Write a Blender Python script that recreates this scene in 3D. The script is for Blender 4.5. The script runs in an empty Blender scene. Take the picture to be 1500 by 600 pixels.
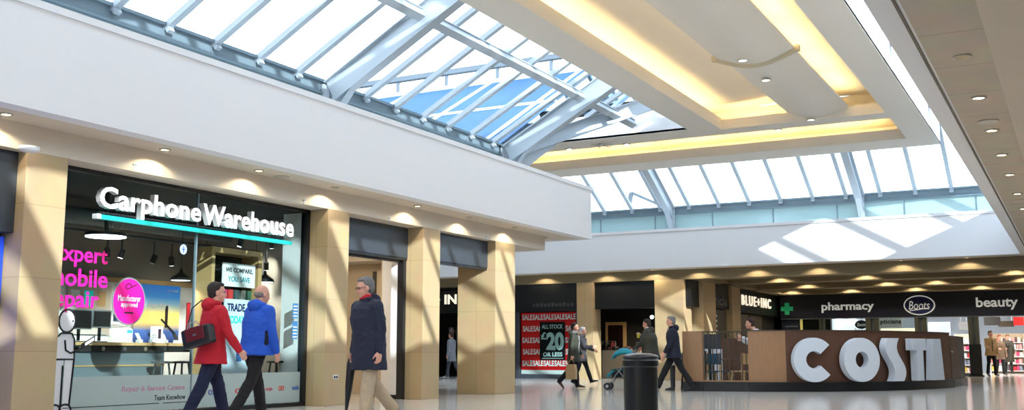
import bpy, bmesh, math, random
from mathutils import Vector, Matrix, noise
random.seed(7)
SC = bpy.context.scene
COL = SC.collection
R = math.radians
# ------------------------------------------------------------------ camera (36 mm sensor width, 1500x600 frame)
F = 1541.0
PITCH = math.atan(218 / F)
YAW = math.atan(835 * math.cos(PITCH) / F)
EYE = Vector((0, 0, .87))
fw = Vector((-math.sin(YAW) * math.cos(PITCH), math.cos(YAW) * math.cos(PITCH), math.sin(PITCH)))
rt = Vector((math.cos(YAW), math.sin(YAW), 0))
up = rt.cross(fw)
cd = bpy.data.cameras.new('camera')
cam = bpy.data.objects.new('camera', cd)
COL.objects.link(cam)
cam.location = EYE
cam.rotation_euler = (math.pi / 2 + PITCH, 0, YAW)
cd.sensor_width = 36
cd.lens = F / 1500 * 36
cd.clip_start = .05
cd.clip_end = 500
SC.camera = cam


def at(px, py, ax, v):
    d = fw * F + rt * (px - 750) + up * (300 - py)
    k = 'xyz'.index(ax)
    return EYE + d * ((v - EYE[k]) / d[k])


def proj(p):
    q = Vector(p) - EYE
    z = q.dot(fw)
    return 750 + F * q.dot(rt) / z, 300 - F * q.dot(up) / z


# ------------------------------------------------------------------ materials
def lin(c):
    return tuple((x / 255 / 12.92 if x / 255 <= .04045 else ((x / 255 + .055) / 1.055) ** 2.4) for x in c)


def mat(name, rgb, rough=.6, metal=0., emit=None, estr=0., alpha=1., spec=.5, bump=0., bscale=30., var=0., vscale=4., coat=0.):
    m = bpy.data.materials.new(name)
    m.use_nodes = True
    nt = m.node_tree
    b = nt.nodes['Principled BSDF']
    c = lin(rgb)
    b.inputs['Base Color'].default_value = (*c, 1)
    b.inputs['Roughness'].default_value = rough
    b.inputs['Metallic'].default_value = metal
    b.inputs['Alpha'].default_value = alpha
    b.inputs['Specular IOR Level'].default_value = spec
    b.inputs['Coat Weight'].default_value = coat
    if emit:
        b.inputs['Emission Color'].default_value = (*lin(emit), 1)
        b.inputs['Emission Strength'].default_value = estr
    tc = nt.nodes.new('ShaderNodeTexCoord')
    if var:
        n = nt.nodes.new('ShaderNodeTexNoise')
        n.inputs['Scale'].default_value = vscale
        n.inputs['Detail'].default_value = 5
        mx = nt.nodes.new('ShaderNodeMix')
        mx.data_type = 'RGBA'
        nt.links.new(tc.outputs['Object'], n.inputs['Vector'])
        nt.links.new(n.outputs['Fac'], mx.inputs['Factor'])
        mx.inputs['A'].default_value = (*[min(1, x * (1 + var)) for x in c], 1)
        mx.inputs['B'].default_value = (*[x * (1 - var) for x in c], 1)
        nt.links.new(mx.outputs['Result'], b.inputs['Base Color'])
    if bump:
        n2 = nt.nodes.new('ShaderNodeTexNoise')
        n2.inputs['Scale'].default_value = bscale
        n2.inputs['Detail'].default_value = 4
        bp = nt.nodes.new('ShaderNodeBump')
        bp.inputs['Strength'].default_value = bump
        bp.inputs['Distance'].default_value = .04
        nt.links.new(tc.outputs['Object'], n2.inputs['Vector'])
        nt.links.new(n2.outputs['Fac'], bp.inputs['Height'])
        nt.links.new(bp.outputs['Normal'], b.inputs['Normal'])
    return m


def wood_mat(name, a, b_, scale=(1, 1, 12), rough=.45):
    m = mat(name, a, rough)
    nt = m.node_tree
    b = nt.nodes['Principled BSDF']
    tc = nt.nodes.new('ShaderNodeTexCoord')
    mp = nt.nodes.new('ShaderNodeMapping')
    mp.inputs['Scale'].default_value = scale
    n = nt.nodes.new('ShaderNodeTexNoise')
    n.inputs['Scale'].default_value = 3
    n.inputs['Detail'].default_value = 8
    mx = nt.nodes.new('ShaderNodeMix')
    mx.data_type = 'RGBA'
    mx.inputs['A'].default_value = (*lin(a), 1)
    mx.inputs['B'].default_value = (*lin(b_), 1)
    nt.links.new(tc.outputs['Object'], mp.inputs['Vector'])
    nt.links.new(mp.outputs['Vector'], n.inputs['Vector'])
    nt.links.new(n.outputs['Fac'], mx.inputs['Factor'])
    nt.links.new(mx.outputs['Result'], b.inputs['Base Color'])
    return m


def tile_mat(name, a, joint, w, h, rough, vec='Object', mortar=.01, var=.06, rot=(0, 0, 0), spec=.5):
    """rectangular tiles with fine joints"""
    m = mat(name, a, rough, spec=spec)
    nt = m.node_tree
    b = nt.nodes['Principled BSDF']
    tc = nt.nodes.new('ShaderNodeTexCoord')
    mp = nt.nodes.new('ShaderNodeMapping')
    mp.inputs['Rotation'].default_value = rot
    br = nt.nodes.new('ShaderNodeTexBrick')
    br.offset = 0
    br.inputs['Scale'].default_value = 1
    br.inputs['Brick Width'].default_value = w
    br.inputs['Row Height'].default_value = h
    br.inputs['Mortar Size'].default_value = mortar
    br.inputs['Mortar Smooth'].default_value = .3
    c = lin(a)
    br.inputs['Color1'].default_value = (*[min(1, x * (1 + var)) for x in c], 1)
    br.inputs['Color2'].default_value = (*[x * (1 - var) for x in c], 1)
    br.inputs['Mortar'].default_value = (*lin(joint), 1)
    n = nt.nodes.new('ShaderNodeTexNoise')
    n.inputs['Scale'].default_value = 2.5
    n.inputs['Detail'].default_value = 8
    mx = nt.nodes.new('ShaderNodeMix')
    mx.data_type = 'RGBA'
    mx.blend_type = 'MULTIPLY'
    mx.inputs['Factor'].default_value = .25
    nt.links.new(tc.outputs[vec], mp.inputs['Vector'])
    nt.links.new(mp.outputs['Vector'], br.inputs['Vector'])
    nt.links.new(tc.outputs['Object'], n.inputs['Vector'])
    nt.links.new(br.outputs['Color'], mx.inputs['A'])
    nt.links.new(n.outputs['Color'], mx.inputs['B'])
    nt.links.new(mx.outputs['Result'], b.inputs['Base Color'])
    return m


def glass_mat(name, tint=(255, 255, 255), gloss=.12, rough=.02):
    """thin pane: clear transmission with a fresnel-weighted mirror coat"""
    m = bpy.data.materials.new(name)
    m.use_nodes = True
    nt = m.node_tree
    nt.nodes.clear()
    o = nt.nodes.new('ShaderNodeOutputMaterial')
    t = nt.nodes.new('ShaderNodeBsdfTransparent')
    t.inputs['Color'].default_value = (*lin(tint), 1)
    g = nt.nodes.new('ShaderNodeBsdfGlossy')
    g.inputs['Roughness'].default_value = rough
    lw = nt.nodes.new('ShaderNodeLayerWeight')
    lw.inputs['Blend'].default_value = gloss
    mx = nt.nodes.new('ShaderNodeMixShader')
    nt.links.new(lw.outputs['Fresnel'], mx.inputs['Fac'])
    nt.links.new(t.outputs[0], mx.inputs[1])
    nt.links.new(g.outputs[0], mx.inputs[2])
    nt.links.new(mx.outputs[0], o.inputs['Surface'])
    return m


M = {}
M['white_paint'] = mat('white_paint', (232, 230, 231), .75, var=.015, vscale=.6)
M['soffit'] = mat('soffit_paint', (212, 198, 180), .8, var=.02, vscale=.8)
M['soffit_tile'] = tile_mat('soffit_tiles', (200, 187, 168), (150, 140, 124), 5, 1.22, .8, mortar=.008, var=.01)
M['coffer'] = mat('coffer_paint', (224, 216, 204), .8, var=.02, vscale=1)
M['steel'] = mat('painted_steel', (170, 178, 184), .45, .1)
M['steel_dark'] = mat('dark_steel', (96, 106, 114), .5, .2)
M['clad'] = mat('blue_grey_cladding', (116, 132, 140), .4, .1)
M['floor'] = tile_mat('polished_floor', (222, 216, 210), (190, 184, 178), .6, .6, .12, mortar=.006, var=.02, spec=.7)
M['stone'] = tile_mat('buff_stone', (194, 168, 128), (170, 144, 106), .62, .9, .5, mortar=.005, var=.04, rot=(R(90), 0, 0))
M['black'] = mat('black_panel', (22, 24, 28), .35)
M['charcoal'] = mat('charcoal_panel', (52, 58, 66), .4, var=.05)
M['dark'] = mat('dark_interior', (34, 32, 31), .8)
M['dark_brown'] = mat('dark_brown_wall', (70, 62, 50), .8)
M['beige_wall'] = mat('beige_wall', (196, 178, 150), .8)
M['glass'] = glass_mat('shop_glass', (238, 244, 242), .10)
M['roof_glass'] = glass_mat('roof_glass', (236, 244, 250), .05)
M['valley_glass'] = glass_mat('valley_glass', (236, 244, 250), .003)
M['green_glass'] = mat('green_panel', (158, 184, 184), .15, coat=.3)
M['sky_painted_glass'] = mat('painted_sky_reflection', (46, 84, 122), .6, 0, spec=.15, var=.25, vscale=.5)  # blue sky reflection put into the base colour of the panes
M['frost'] = mat('frosted_film', (178, 192, 188), .6, alpha=.9)
M['white'] = mat('white_plastic', (232, 232, 234), .4)
M['letter_white'] = mat('lit_letter_face', (250, 250, 252), .4, emit=(255, 255, 255), estr=.9)
M['letter_side'] = mat('letter_side', (190, 186, 186), .5)
M['teal'] = mat('teal_light_bar', (20, 180, 175), .4, emit=(0, 190, 180), estr=.55)
M['magenta'] = mat('magenta_vinyl', (225, 10, 140), .45, emit=(225, 10, 140), estr=.25)
M['ink'] = mat('black_ink', (14, 14, 16), .5)
M['paper'] = mat('white_paper', (236, 240, 242), .6)
M['lamp_on'] = mat('lamp_lit', (255, 244, 214), .4, emit=(255, 240, 200), estr=22)
M['lamp_cool'] = mat('lamp_lit_cool', (255, 255, 255), .4, emit=(245, 250, 255), estr=9)
M['lamp_dim'] = mat('lamp_unlit', (214, 206, 190), .3, emit=(255, 240, 200), estr=.35)
M['ring'] = mat('downlight_ring', (190, 182, 168), .35, .3)
M['cove'] = mat('cove_lamp', (255, 240, 190), .4, emit=(255, 226, 158), estr=27)
M['chrome'] = mat('brushed_metal', (180, 184, 188), .25, .9)
M['grey_ui'] = mat('grey_plastic', (120, 122, 126), .5)
M['wood_light'] = wood_mat('light_oak', (206, 172, 122), (180, 142, 92))
M['wood_tan'] = wood_mat('tan_veneer', (172, 132, 96), (148, 110, 76), (14, 14, 1.2))
M['wood_dark'] = wood_mat('walnut_veneer', (102, 68, 50), (78, 50, 36), (14, 14, 1.2))
M['desk'] = wood_mat('desk_top', (214, 180, 130), (190, 150, 104), (1, 8, 1))
M['skin'] = mat('skin', (214, 156, 132), .5, var=.05, vscale=12)
M['lips'] = mat('lips', (168, 92, 84), .5)
M['eye'] = mat('eye_dark', (30, 26, 26), .2)


def tinted(name, rgb, rough=.85, bump=.6, bscale=9):
    if name not in M:
        M[name] = mat(name, rgb, rough, bump=bump, bscale=bscale, var=.10, vscale=9)
    return M[name]


# ------------------------------------------------------------------ mesh collector
def wloc(o):
    v = Vector((0, 0, 0))
    while o:
        v += o.location
        o = o.parent
    return v


class MB:
    def __init__(s):
        s.v = []
        s.f = []

    def add(s, vs, fs, mtx=None):
        n = len(s.v)
        for p in vs:
            p = Vector(p)
            s.v.append(mtx @ p if mtx else p)
        s.f += [tuple(i + n for i in f) for f in fs]
        return s

    def box(s, a, b, mtx=None):
        x0, x1 = sorted((a[0], b[0])); y0, y1 = sorted((a[1], b[1])); z0, z1 = sorted((a[2], b[2]))
        vs = [(x0, y0, z0), (x1, y0, z0), (x1, y1, z0), (x0, y1, z0), (x0, y0, z1), (x1, y0, z1), (x1, y1, z1), (x0, y1, z1)]
        return s.add(vs, [(0, 3, 2, 1), (4, 5, 6, 7), (0, 1, 5, 4), (1, 2, 6, 5), (2, 3, 7, 6), (3, 0, 4, 7)], mtx)

    def bar(s, p, q, w, h, upv=(0, 0, 1)):
        """rectangular bar from p to q; w across, h along upv-ish"""
        p = Vector(p); q = Vector(q)
        d = (q - p).normalized()
        x = d.cross(Vector(upv)).normalized()
        y = x.cross(d).normalized()
        vs = []
        for c in (p, q):
            for sx, sy in ((-1, -1), (1, -1), (1, 1), (-1, 1)):
                vs.append(c + x * sx * w / 2 + y * sy * h / 2)
        return s.add(vs, [(0, 1, 2, 3), (7, 6, 5, 4), (0, 4, 5, 1), (1, 5, 6, 2), (2, 6, 7, 3), (3, 7, 4, 0)])

    def prism(s, pts, vec):
        """polygon (3D points, coplanar) extruded by vec"""
        n = len(pts)
        vec = Vector(vec)
        vs = [Vector(p) for p in pts] + [Vector(p) + vec for p in pts]
        fs = [tuple(range(n - 1, -1, -1)), tuple(range(n, 2 * n))]
        fs += [(i, (i + 1) % n, (i + 1) % n + n, i + n) for i in range(n)]
        return s.add(vs, fs)

    def loft(s, rings, caps=True):
        """list of equal-length point rings"""
        n = len(rings[0])
        vs = [p for r in rings for p in r]
        fs = []
        for k in range(len(rings) - 1):
            for i in range(n):
                j = (i + 1) % n
                fs.append((k * n + i, k * n + j, (k + 1) * n + j, (k + 1) * n + i))
        if caps:
            fs.append(tuple(range(n - 1, -1, -1)))
            fs.append(tuple((len(rings) - 1) * n + i for i in range(n)))
        return s.add(vs, fs)

    def tube(s, pts, rad, n=8):
        pts = [Vector(p) for p in pts]
        if not isinstance(rad, (list, tuple)):
            rad = [rad] * len(pts)
        rings = []
        u = None
        for i, p in enumerate(pts):
            d = (pts[min(i + 1, len(pts) - 1)] - pts[max(i - 1, 0)]).normalized()
            if u is None:
                a = Vector((0, 0, 1)) if abs(d.z) < .9 else Vector((1, 0, 0))
                u = d.cross(a).normalized()
            else:
                u = (u - d * u.dot(d)).normalized()
            w = d.cross(u)
            rings.append([p + (u * math.cos(2 * math.pi * k / n) + w * math.sin(2 * math.pi * k / n)) * rad[i] for k in range(n)])
        return s.loft(rings)

    def cyl(s, c, r, h, n=24, r2=None):
        """vertical cylinder/cone from base centre"""
        c = Vector(c)
        r2 = r if r2 is None else r2
        return s.loft([[c + Vector((math.cos(2 * math.pi * k / n) * q, math.sin(2 * math.pi * k / n) * q, z)) for k in range(n)] for q, z in ((r, 0), (r2, h))])

    def lathe(s, c, prof, n=24):
        c = Vector(c)
        return s.loft([[c + Vector((math.cos(2 * math.pi * k / n) * max(q, 1e-4), math.sin(2 * math.pi * k / n) * max(q, 1e-4), z)) for k in range(n)] for q, z in prof])

    def ell(s, c, r, mtx=None, nu=16, nv=10):
        c = Vector(c)
        rings = []
        for j in range(nv + 1):
            t = math.pi * j / nv
            q = max(math.sin(t), .02)
            rings.append([Vector((math.cos(2 * math.pi * k / nu) * q * r[0], math.sin(2 * math.pi * k / nu) * q * r[1], -math.cos(t) * r[2])) for k in range(nu)])
        if mtx:
            rings = [[mtx @ p for p in rr] for rr in rings]
        return s.loft([[c + p for p in rr] for rr in rings])

    def esec(s, secs, n=20):
        """horizontal elliptic sections (x,y,z,rx,ry)"""
        return s.loft([[Vector((x + math.cos(2 * math.pi * k / n) * a, y + math.sin(2 * math.pi * k / n) * b, z)) for k in range(n)] for x, y, z, a, b in secs])

    def build(s, name, m, parent=None, local=False, smooth=False, bevel=0, xf=None):
        me = bpy.data.meshes.new(name)
        off = wloc(parent) if (parent and not local) else Vector((0, 0, 0))
        vs = [(xf @ Vector(p) if xf else p) - off for p in s.v]
        me.from_pydata([tuple(p) for p in vs], [], s.f)
        me.validate()
        bm = bmesh.new(); bm.from_mesh(me)
        bmesh.ops.recalc_face_normals(bm, faces=bm.faces)
        bm.to_mesh(me); bm.free()
        if smooth:
            for p in me.polygons:
                p.use_smooth = True
        me.materials.append(m)
        o = bpy.data.objects.new(name, me)
        COL.objects.link(o)
        o.parent = parent
        if bevel:
            md = o.modifiers.new('Bevel', 'BEVEL')
            md.width = bevel; md.segments = 2; md.limit_method = 'ANGLE'
        return o


def tag(o, label=None, cat=None, group=None, kind=None):
    if label: o['label'] = label
    if cat: o['category'] = cat
    if group: o['group'] = group
    if kind: o['kind'] = kind
    return o


def thing(name, label, cat, loc=(0, 0, 0), group=None, rotz=0):
    o = bpy.data.objects.new(name, None)
    o.empty_display_size = .1
    COL.objects.link(o)
    o.location = loc
    o.rotation_euler = (0, 0, rotz)
    return tag(o, label, cat, group)


def struct(name, mb, m, parent=None, smooth=False):
    o = mb.build(name, m, parent, smooth=smooth)
    if not parent:
        o['kind'] = 'structure'
    return o


def sgroup(name, loc=(0, 0, 0)):
    o = bpy.data.objects.new(name, None)
    COL.objects.link(o)
    o.location = loc
    o['kind'] = 'structure'
    return o


def copy_tree(o, parent=None):
    c = o.copy(); COL.objects.link(c)
    if parent: c.parent = parent
    for ch in list(o.children):
        copy_tree(ch, c)
    return c


# ------------------------------------------------------------------ lettering (Blender's built-in font, turned into mesh)
def glyph_mesh(s, depth, bold=0., spacing=1.):
    cu = bpy.data.curves.new('lettering', 'FONT')
    cu.body = s; cu.size = 1; cu.extrude = depth / 2; cu.offset = bold; cu.resolution_u = 3
    cu.space_character = spacing
    cu.align_x = 'CENTER'
    o = bpy.data.objects.new('lettering_tmp', cu)
    COL.objects.link(o)
    dg = bpy.context.evaluated_depsgraph_get()
    me = bpy.data.meshes.new_from_object(o.evaluated_get(dg))
    bpy.data.objects.remove(o); bpy.data.curves.remove(cu)
    return me


def text(s, ll, right, upv, w, h, depth, m, parent, name='lettering', bold=0., split=False, spacing=1., part='letter', side=None, shear=0):
    """s fitted in a w x h box with lower-left corner ll (world); stands out by depth towards right x up"""
    me = glyph_mesh(s, 1., bold, spacing)
    xs = [v.co.x for v in me.vertices]; ys = [v.co.y for v in me.vertices]
    x0, x1, y0, y1 = min(xs), max(xs), min(ys), max(ys)
    right = Vector(right).normalized(); upv = Vector(upv).normalized(); n = right.cross(upv)
    ll = Vector(ll)
    off = wloc(parent) if parent else Vector((0, 0, 0))
    for v in me.vertices:
        u = (v.co.x - x0) / (x1 - x0) * w; q = (v.co.y - y0) / (y1 - y0) * h
        u += q * shear
        v.co = ll + right * u + upv * q + n * ((v.co.z + .5) * depth) - off
    me.materials.clear(); me.materials.append(m)
    if side:
        me.materials.append(side)
        for p in me.polygons:
            if abs(p.normal.dot(n)) < .7: p.material_index = 1
    if not split:
        o = bpy.data.objects.new(name, me); COL.objects.link(o); o.parent = parent
        return [o]
    bm = bmesh.new(); bm.from_mesh(me)
    bmesh.ops.remove_doubles(bm, verts=bm.verts, dist=1e-5)
    seen = set(); isl = []
    for v in bm.verts:
        if v in seen: continue
        st = [v]; seen.add(v); comp = []
        while st:
            a = st.pop(); comp.append(a)
            for e in a.link_edges:
                b = e.other_vert(a)
                if b not in seen: seen.add(b); st.append(b)
        us = [c.co.dot(right) for c in comp]
        isl.append([min(us), max(us), comp])
    isl.sort(key=lambda t: t[0])
    groups = []
    for a in isl:
        if groups and min(groups[-1][1], a[1]) - max(groups[-1][0], a[0]) > .5 * min(a[1] - a[0], groups[-1][1] - groups[-1][0]):
            groups[-1][2] += a[2]; groups[-1][0] = min(groups[-1][0], a[0]); groups[-1][1] = max(groups[-1][1], a[1])
        else:
            groups.append(a)
    out = []
    for g in groups:
        vs = {v: i for i, v in enumerate(g[2])}
        faces = {f for v in g[2] for f in v.link_faces}
        m2 = bpy.data.meshes.new(part)
        fl = list(faces)
        m2.from_pydata([tuple(v.co) for v in g[2]], [], [tuple(vs[v] for v in f.verts) for f in fl])
        m2.materials.append(m)
        if side: m2.materials.append(side)
        for p, f in zip(m2.polygons, fl): p.material_index = f.material_index
        o = bpy.data.objects.new(part, m2); COL.objects.link(o); o.parent = parent
        out.append(o)
    bm.free()
    return out


def spot(loc, power, parent=None, col=(1, .86, .62), angle=95, target=None, blend=.7, rad=.04):
    l = bpy.data.lights.new('spot_lamp', 'SPOT')
    l.energy = power; l.color = col; l.spot_size = R(angle); l.spot_blend = blend; l.shadow_soft_size = rad
    o = bpy.data.objects.new('spot_lamp', l); COL.objects.link(o)
    o.location = Vector(loc) - (wloc(parent) if parent else Vector((0, 0, 0)))
    if target is not None:
        o.rotation_euler = (Vector(target) - Vector(loc)).to_track_quat('-Z', 'Y').to_euler()
    o.parent = parent
    return o


def area(loc, sx, sy, power, target, parent=None, col=(1, 1, 1)):
    l = bpy.data.lights.new('lamp_light', 'AREA')
    l.shape = 'RECTANGLE'; l.size = sx; l.size_y = sy; l.energy = power; l.color = col
    o = bpy.data.objects.new('lamp_light', l); COL.objects.link(o)
    o.rotation_euler = (Vector(target) - Vector(loc)).to_track_quat('-Z', 'Y').to_euler()
    o.location = Vector(loc) - (wloc(parent) if parent else Vector((0, 0, 0)))
    o.parent = parent
    return o


ORD = ['first', 'second', 'third', 'fourth', 'fifth', 'sixth', 'seventh', 'eighth', 'ninth', 'tenth', 'eleventh', 'twelfth', 'thirteenth', 'fourteenth', 'fifteenth', 'sixteenth']
# ================================================================== light from outside
w = bpy.data.worlds.new('overcast_sky'); SC.world = w; w.use_nodes = True
nt = w.node_tree; bg = nt.nodes['Background']
tcw = nt.nodes.new('ShaderNodeTexCoord'); nz = nt.nodes.new('ShaderNodeTexNoise'); rp = nt.nodes.new('ShaderNodeValToRGB')
nz.inputs['Scale'].default_value = 2.2; nz.inputs['Detail'].default_value = 6
rp.color_ramp.elements[0].position = .38; rp.color_ramp.elements[0].color = (.80, .90, 1, 1)
rp.color_ramp.elements[1].position = .56; rp.color_ramp.elements[1].color = (.95, .97, 1, 1)
nt.links.new(tcw.outputs['Generated'], nz.inputs['Vector']); nt.links.new(nz.outputs['Fac'], rp.inputs['Fac'])
nt.links.new(rp.outputs['Color'], bg.inputs['Color'])
bg.inputs['Strength'].default_value = 5.0
sl = bpy.data.lights.new('sun', 'SUN'); sun = bpy.data.objects.new('sun', sl); COL.objects.link(sun)
sl.energy = 9; sl.color = (1, .97, .92); sl.angle = R(.6)
sun.rotation_euler = Vector((-1, .65, -.42)).to_track_quat('-Z', 'Y').to_euler()
sun.location = (30, -20, 30)
SC.view_settings.view_transform = 'Standard'; SC.view_settings.look = 'None'
SC.view_settings.exposure = 0.0; SC.view_settings.gamma = 1; SC.view_settings.use_curve_mapping = False

# ================================================================== plan
ZL, ZU, ZT, ZE = 3.35, 3.68, 4.98, 5.95       # low soffit, upper soffit, fascia top, eave
XF, XR = -10.53, -1.36                        # faces of the bulkheads either side of the mall
YC, YB = 23.8, 33.0                           # corner of the side mall, far bulkhead
XP = -11.3                                    # front of the pillars
XE, YE, YV = -12.2, 34.6, 22.15               # skylight eaves
XRE = .3
T29 = math.tan(R(29))
Y0 = -6

fl = MB().box((-32, Y0, -.3), (9, 62, 0)); struct('floor', fl, M['floor'])
# bulkheads (fascias)
m = MB()
m.box((XF - .25, Y0, ZU), (XF, YC, ZT)); m.box((-32, YC - .25, ZU), (XF - .25, YC, ZT))
m.box((XF - .30, Y0, ZT - .09), (XF + .025, YC + .025, ZT)); m.box((-32, YC - .3, ZT - .09), (XF - .3, YC + .025, ZT))
struct('wall_left', m, M['white_paint'])
m = MB().box((-32, YB, ZU), (XR + .3, YB + .25, ZT)); m.box((-32, YB - .025, ZT - .09), (XR, YB, ZT))
struct('wall_far', m, M['white_paint'])
m = MB().box((XR, Y0, ZU), (XR + .25, YB, ZT)); m.box((XR - .025, Y0, ZT - .09), (XR, YB - .025, ZT))
struct('wall_right', m, M['white_paint'])
# ledges on top of the bulkheads
m = MB().box((-32, Y0, ZT - .02), (XF - .3, YC - .3, ZT)); m.box((-32, YB + .25, ZT - .05), (9, YB + 2.5, ZT - .02)); m.box((XR + .25, Y0, ZT - .05), (9, YB + .25, ZT - .02))
struct('ceiling_ledge', m, M['white_paint']).name = 'trim_1'
# upper soffits
m = MB().box((XP, Y0, ZU), (XF - .25, YC - .25, ZU + .06)); m.box((-32, 23.0, ZU), (XP, YC - .25, ZU + .06))
m.box((-32, YB + .25, ZU), (9, YB + .8, ZU + .06))
struct('ceiling', m, M['soffit'])
m = MB().box((XR + .25, Y0, ZU), (-.5, YB + .25, ZU + .06)); struct('ceiling', m, M['soffit_tile'])
m = MB().box((XR + .2, Y0, ZU - .012), (XR + .225, YB, ZU + .01)); struct('trim_2', m, mat('soffit_groove', (120, 112, 100), .9))
# low soffits with risers
m = MB().box((-32, Y0, ZL), (XP, 22.75, ZU + .02)); struct('ceiling', m, M['soffit'])
m = MB().box((-.5, Y0, ZL), (9, YB + .8, ZU + .02)); struct('ceiling', m, M['soffit'])
m = MB()
for a, b in ((33.8, 34.6), (36.9, 37.7), (40.7, 41.5), (44.6, 46)): m.box((-32, a, ZL), (9, b, ZU + .1))
m.box((-32, 34.6, ZL + .27), (9, 46, ZL + .35)); m.box((-32, 46, ZL), (9, 62, ZL + .1))
m.box((-12.6, 34.6, ZL), (-11.0, 44.6, ZL + .3))
struct('ceiling', m, mat('far_soffit_paint', (128, 114, 88), .8))
# unseen closing walls behind shop fronts and camera, added to block outside light
m = MB().box((-32.2, Y0, 0), (-32, 62, 12)); struct('wall_west', m, M['dark_brown'])
m = MB().box((9, Y0, 0), (9.2, 62, 5)); struct('wall_east', m, M['beige_wall'])
m = MB().box((-32.2, Y0 - .2, 0), (9.2, Y0, 5)); struct('wall_near', m, M['beige_wall'])
m = MB().box((-32.2, 62, 0), (9.2, 62.2, 5)); struct('wall_end', m, M['beige_wall'])

# ================================================================== skylights
def frame(mb, base, d, up_, L0, L1, depth, width, flange=.02):
    """I-section beam following direction d from base"""
    a = base + d * L0; b = base + d * L1; n = up_
    mid = -n * depth / 2
    mb.bar(a + mid, b + mid, .05, depth, n)
    mb.bar(a, b, width, flange, n); mb.bar(a - n * depth, b - n * depth, width, flange, n)

def slope(name, origin, along, inward, n0, n1, step, run, skip, frames, first, glassmat, base_h=.95, run_at=None, kink=None):
    """one glazed slope: origin on eave line, along = eave direction, inward = horizontal direction it rises in"""
    g = sgroup(name, origin)
    A = Vector(along); I = Vector(inward); O = Vector(origin)
    d = (I + Vector((0, 0, T29))).normalized(); n = A.cross(d)
    if n.z < 0: n = -n
    Lr = run * math.sqrt(1 + T29 ** 2)
    K = math.sqrt(1 + T29 ** 2)
    r0 = lambda t: 0. if run_at is None else run_at(t) * K
    rr = lambda t: Lr
    gl = MB()
    ts = sorted({n0, n1, min(n1, kink)}) if kink is not None else [n0, n1]
    for a, b in zip(ts[:-1], ts[1:]):
        p = [O + A * a + d * r0(a), O + A * b + d * min(r0(b), Lr - .02), O + A * b + d * rr(b), O + A * a + d * rr(a)]
        gl.prism(p, n * .012)
    gl.build('glass_pane', glassmat, g)
    t = first
    while t < n1:
        if all(abs(t - fr) > .2 for fr in frames):
            rf = MB()
            a = O + A * t; L = rr(t)
            if L - r0(t) > .3:
                a0 = a; a = a + d * r0(t); L -= r0(t)
                rf.bar(a - d * .05 - n * .055, a + d * L - n * .055, .12, .10, n)
                if r0(t) == 0: rf.bar(a - d * .02 - n * .1, a + d * .05 - n * .1, .11, .16, n)
                rf.build('rafter', M['steel'], g)
        t += step
    nf = n1; n1 = min(n1, kink) if kink is not None else n1
    e = MB()
    e.box(*( (lambda p, q: (p, q))(*[tuple(v) for v in (O + A * n0 + I * -.06 + Vector((0, 0, -.02)), O + A * n1 + I * .0 + Vector((0, 0, -.30)))])))
    e.bar(O + A * n0 + I * .02 + Vector((0, 0, -.03)), O + A * n1 + I * .02 + Vector((0, 0, -.03)), .09, .05)
    e.bar(O + A * n0 + I * .02 + Vector((0, 0, -.28)), O + A * n1 + I * .02 + Vector((0, 0, -.28)), .12, .03)
    e.build('eave_beam', M['clad'], g)
    gp = MB()
    t = n0
    while t < n1 - .01:
        b = min(t + 2.07, n1)
        p = O + A * (t + .012) + I * -.03; q = O + A * (b - .012) + I * -.01
        gp.box((p.x, p.y, ZT - .02), (q.x, q.y, ZE - .30))
        t += 2.07
    gp.build('clerestory_glass', M['green_glass'], g)
    mu = MB()
    t = n0
    while t < n1 - .01:
        mu.bar(O + A * t + Vector((0, 0, ZT - ZE)), O + A * t + Vector((0, 0, -.28)), .03, .03, I)
        t += 2.07
    mu.build('mullion', M['clad'], g)
    for fr in frames:
        f = MB(); a = O + A * fr; L = rr(fr)
        frame(f, a - n * .11, d, n, .05, L, .44, .22)
        # haunch and foot
        f.prism([a - n * .55 + d * .5, a - n * .41 + d * .02, a + Vector((0, 0, -.95)) + I * .06, a + Vector((0, 0, -.95)) + I * .18], A * .03)
        f.bar(a + d * .5 - n * .55, a + Vector((0, 0, -.95)) + I * .14, .16, .02, I)
        f.bar(a + Vector((0, 0, -.97)) + I * .10, a + Vector((0, 0, -.1)) + I * .05, .16, .05, I)
        f.build('frame_beam', M['steel'], g)
    return g, d, n

# left slope: eave along +Y at XE, rising to +X
RUN = 6.2
gL, dL, nL = slope('window_1', (XE, 0, ZE), (0, 1, 0), (1, 0, 0), Y0, YV + RUN, 1.03, RUN, 0, [8.2, 15.25, YV + .02], -5.1, M['roof_glass'],
                   run_at=lambda t: max(0, t - YV), kink=YV)
pl = MB(); a = Vector((XE + 2.05, Y0, ZE + 2.05 * T29)) - nL * .26
pl.bar(a, a + Vector((0, YV + 3.3 - Y0, 0)), .16, .16, nL)
pl.bar(a + nL * .08, a + nL * .08 + Vector((0, YV + 3.3 - Y0, 0)), .22, .025, nL)
pl.build('purlin', M['steel'], gL)
# far slope
gF, dF, nF = slope('window_2', (0, YE, ZE), (1, 0, 0), (0, -1, 0), -31.5, XRE, 1.05, RUN, 0, [-31, -24.8, -18.53, -12.2, -5.87], -31.55, M['roof_glass'])
# right slope
gR, dR, nR = slope('window_3', (XRE, 0, ZE), (0, 1, 0), (-1, 0, 0), Y0, YE, 1.03, RUN, 0, [2.0, 8.2, 15.45, 22.2, 28.4], -5.1, M['roof_glass'])
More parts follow.
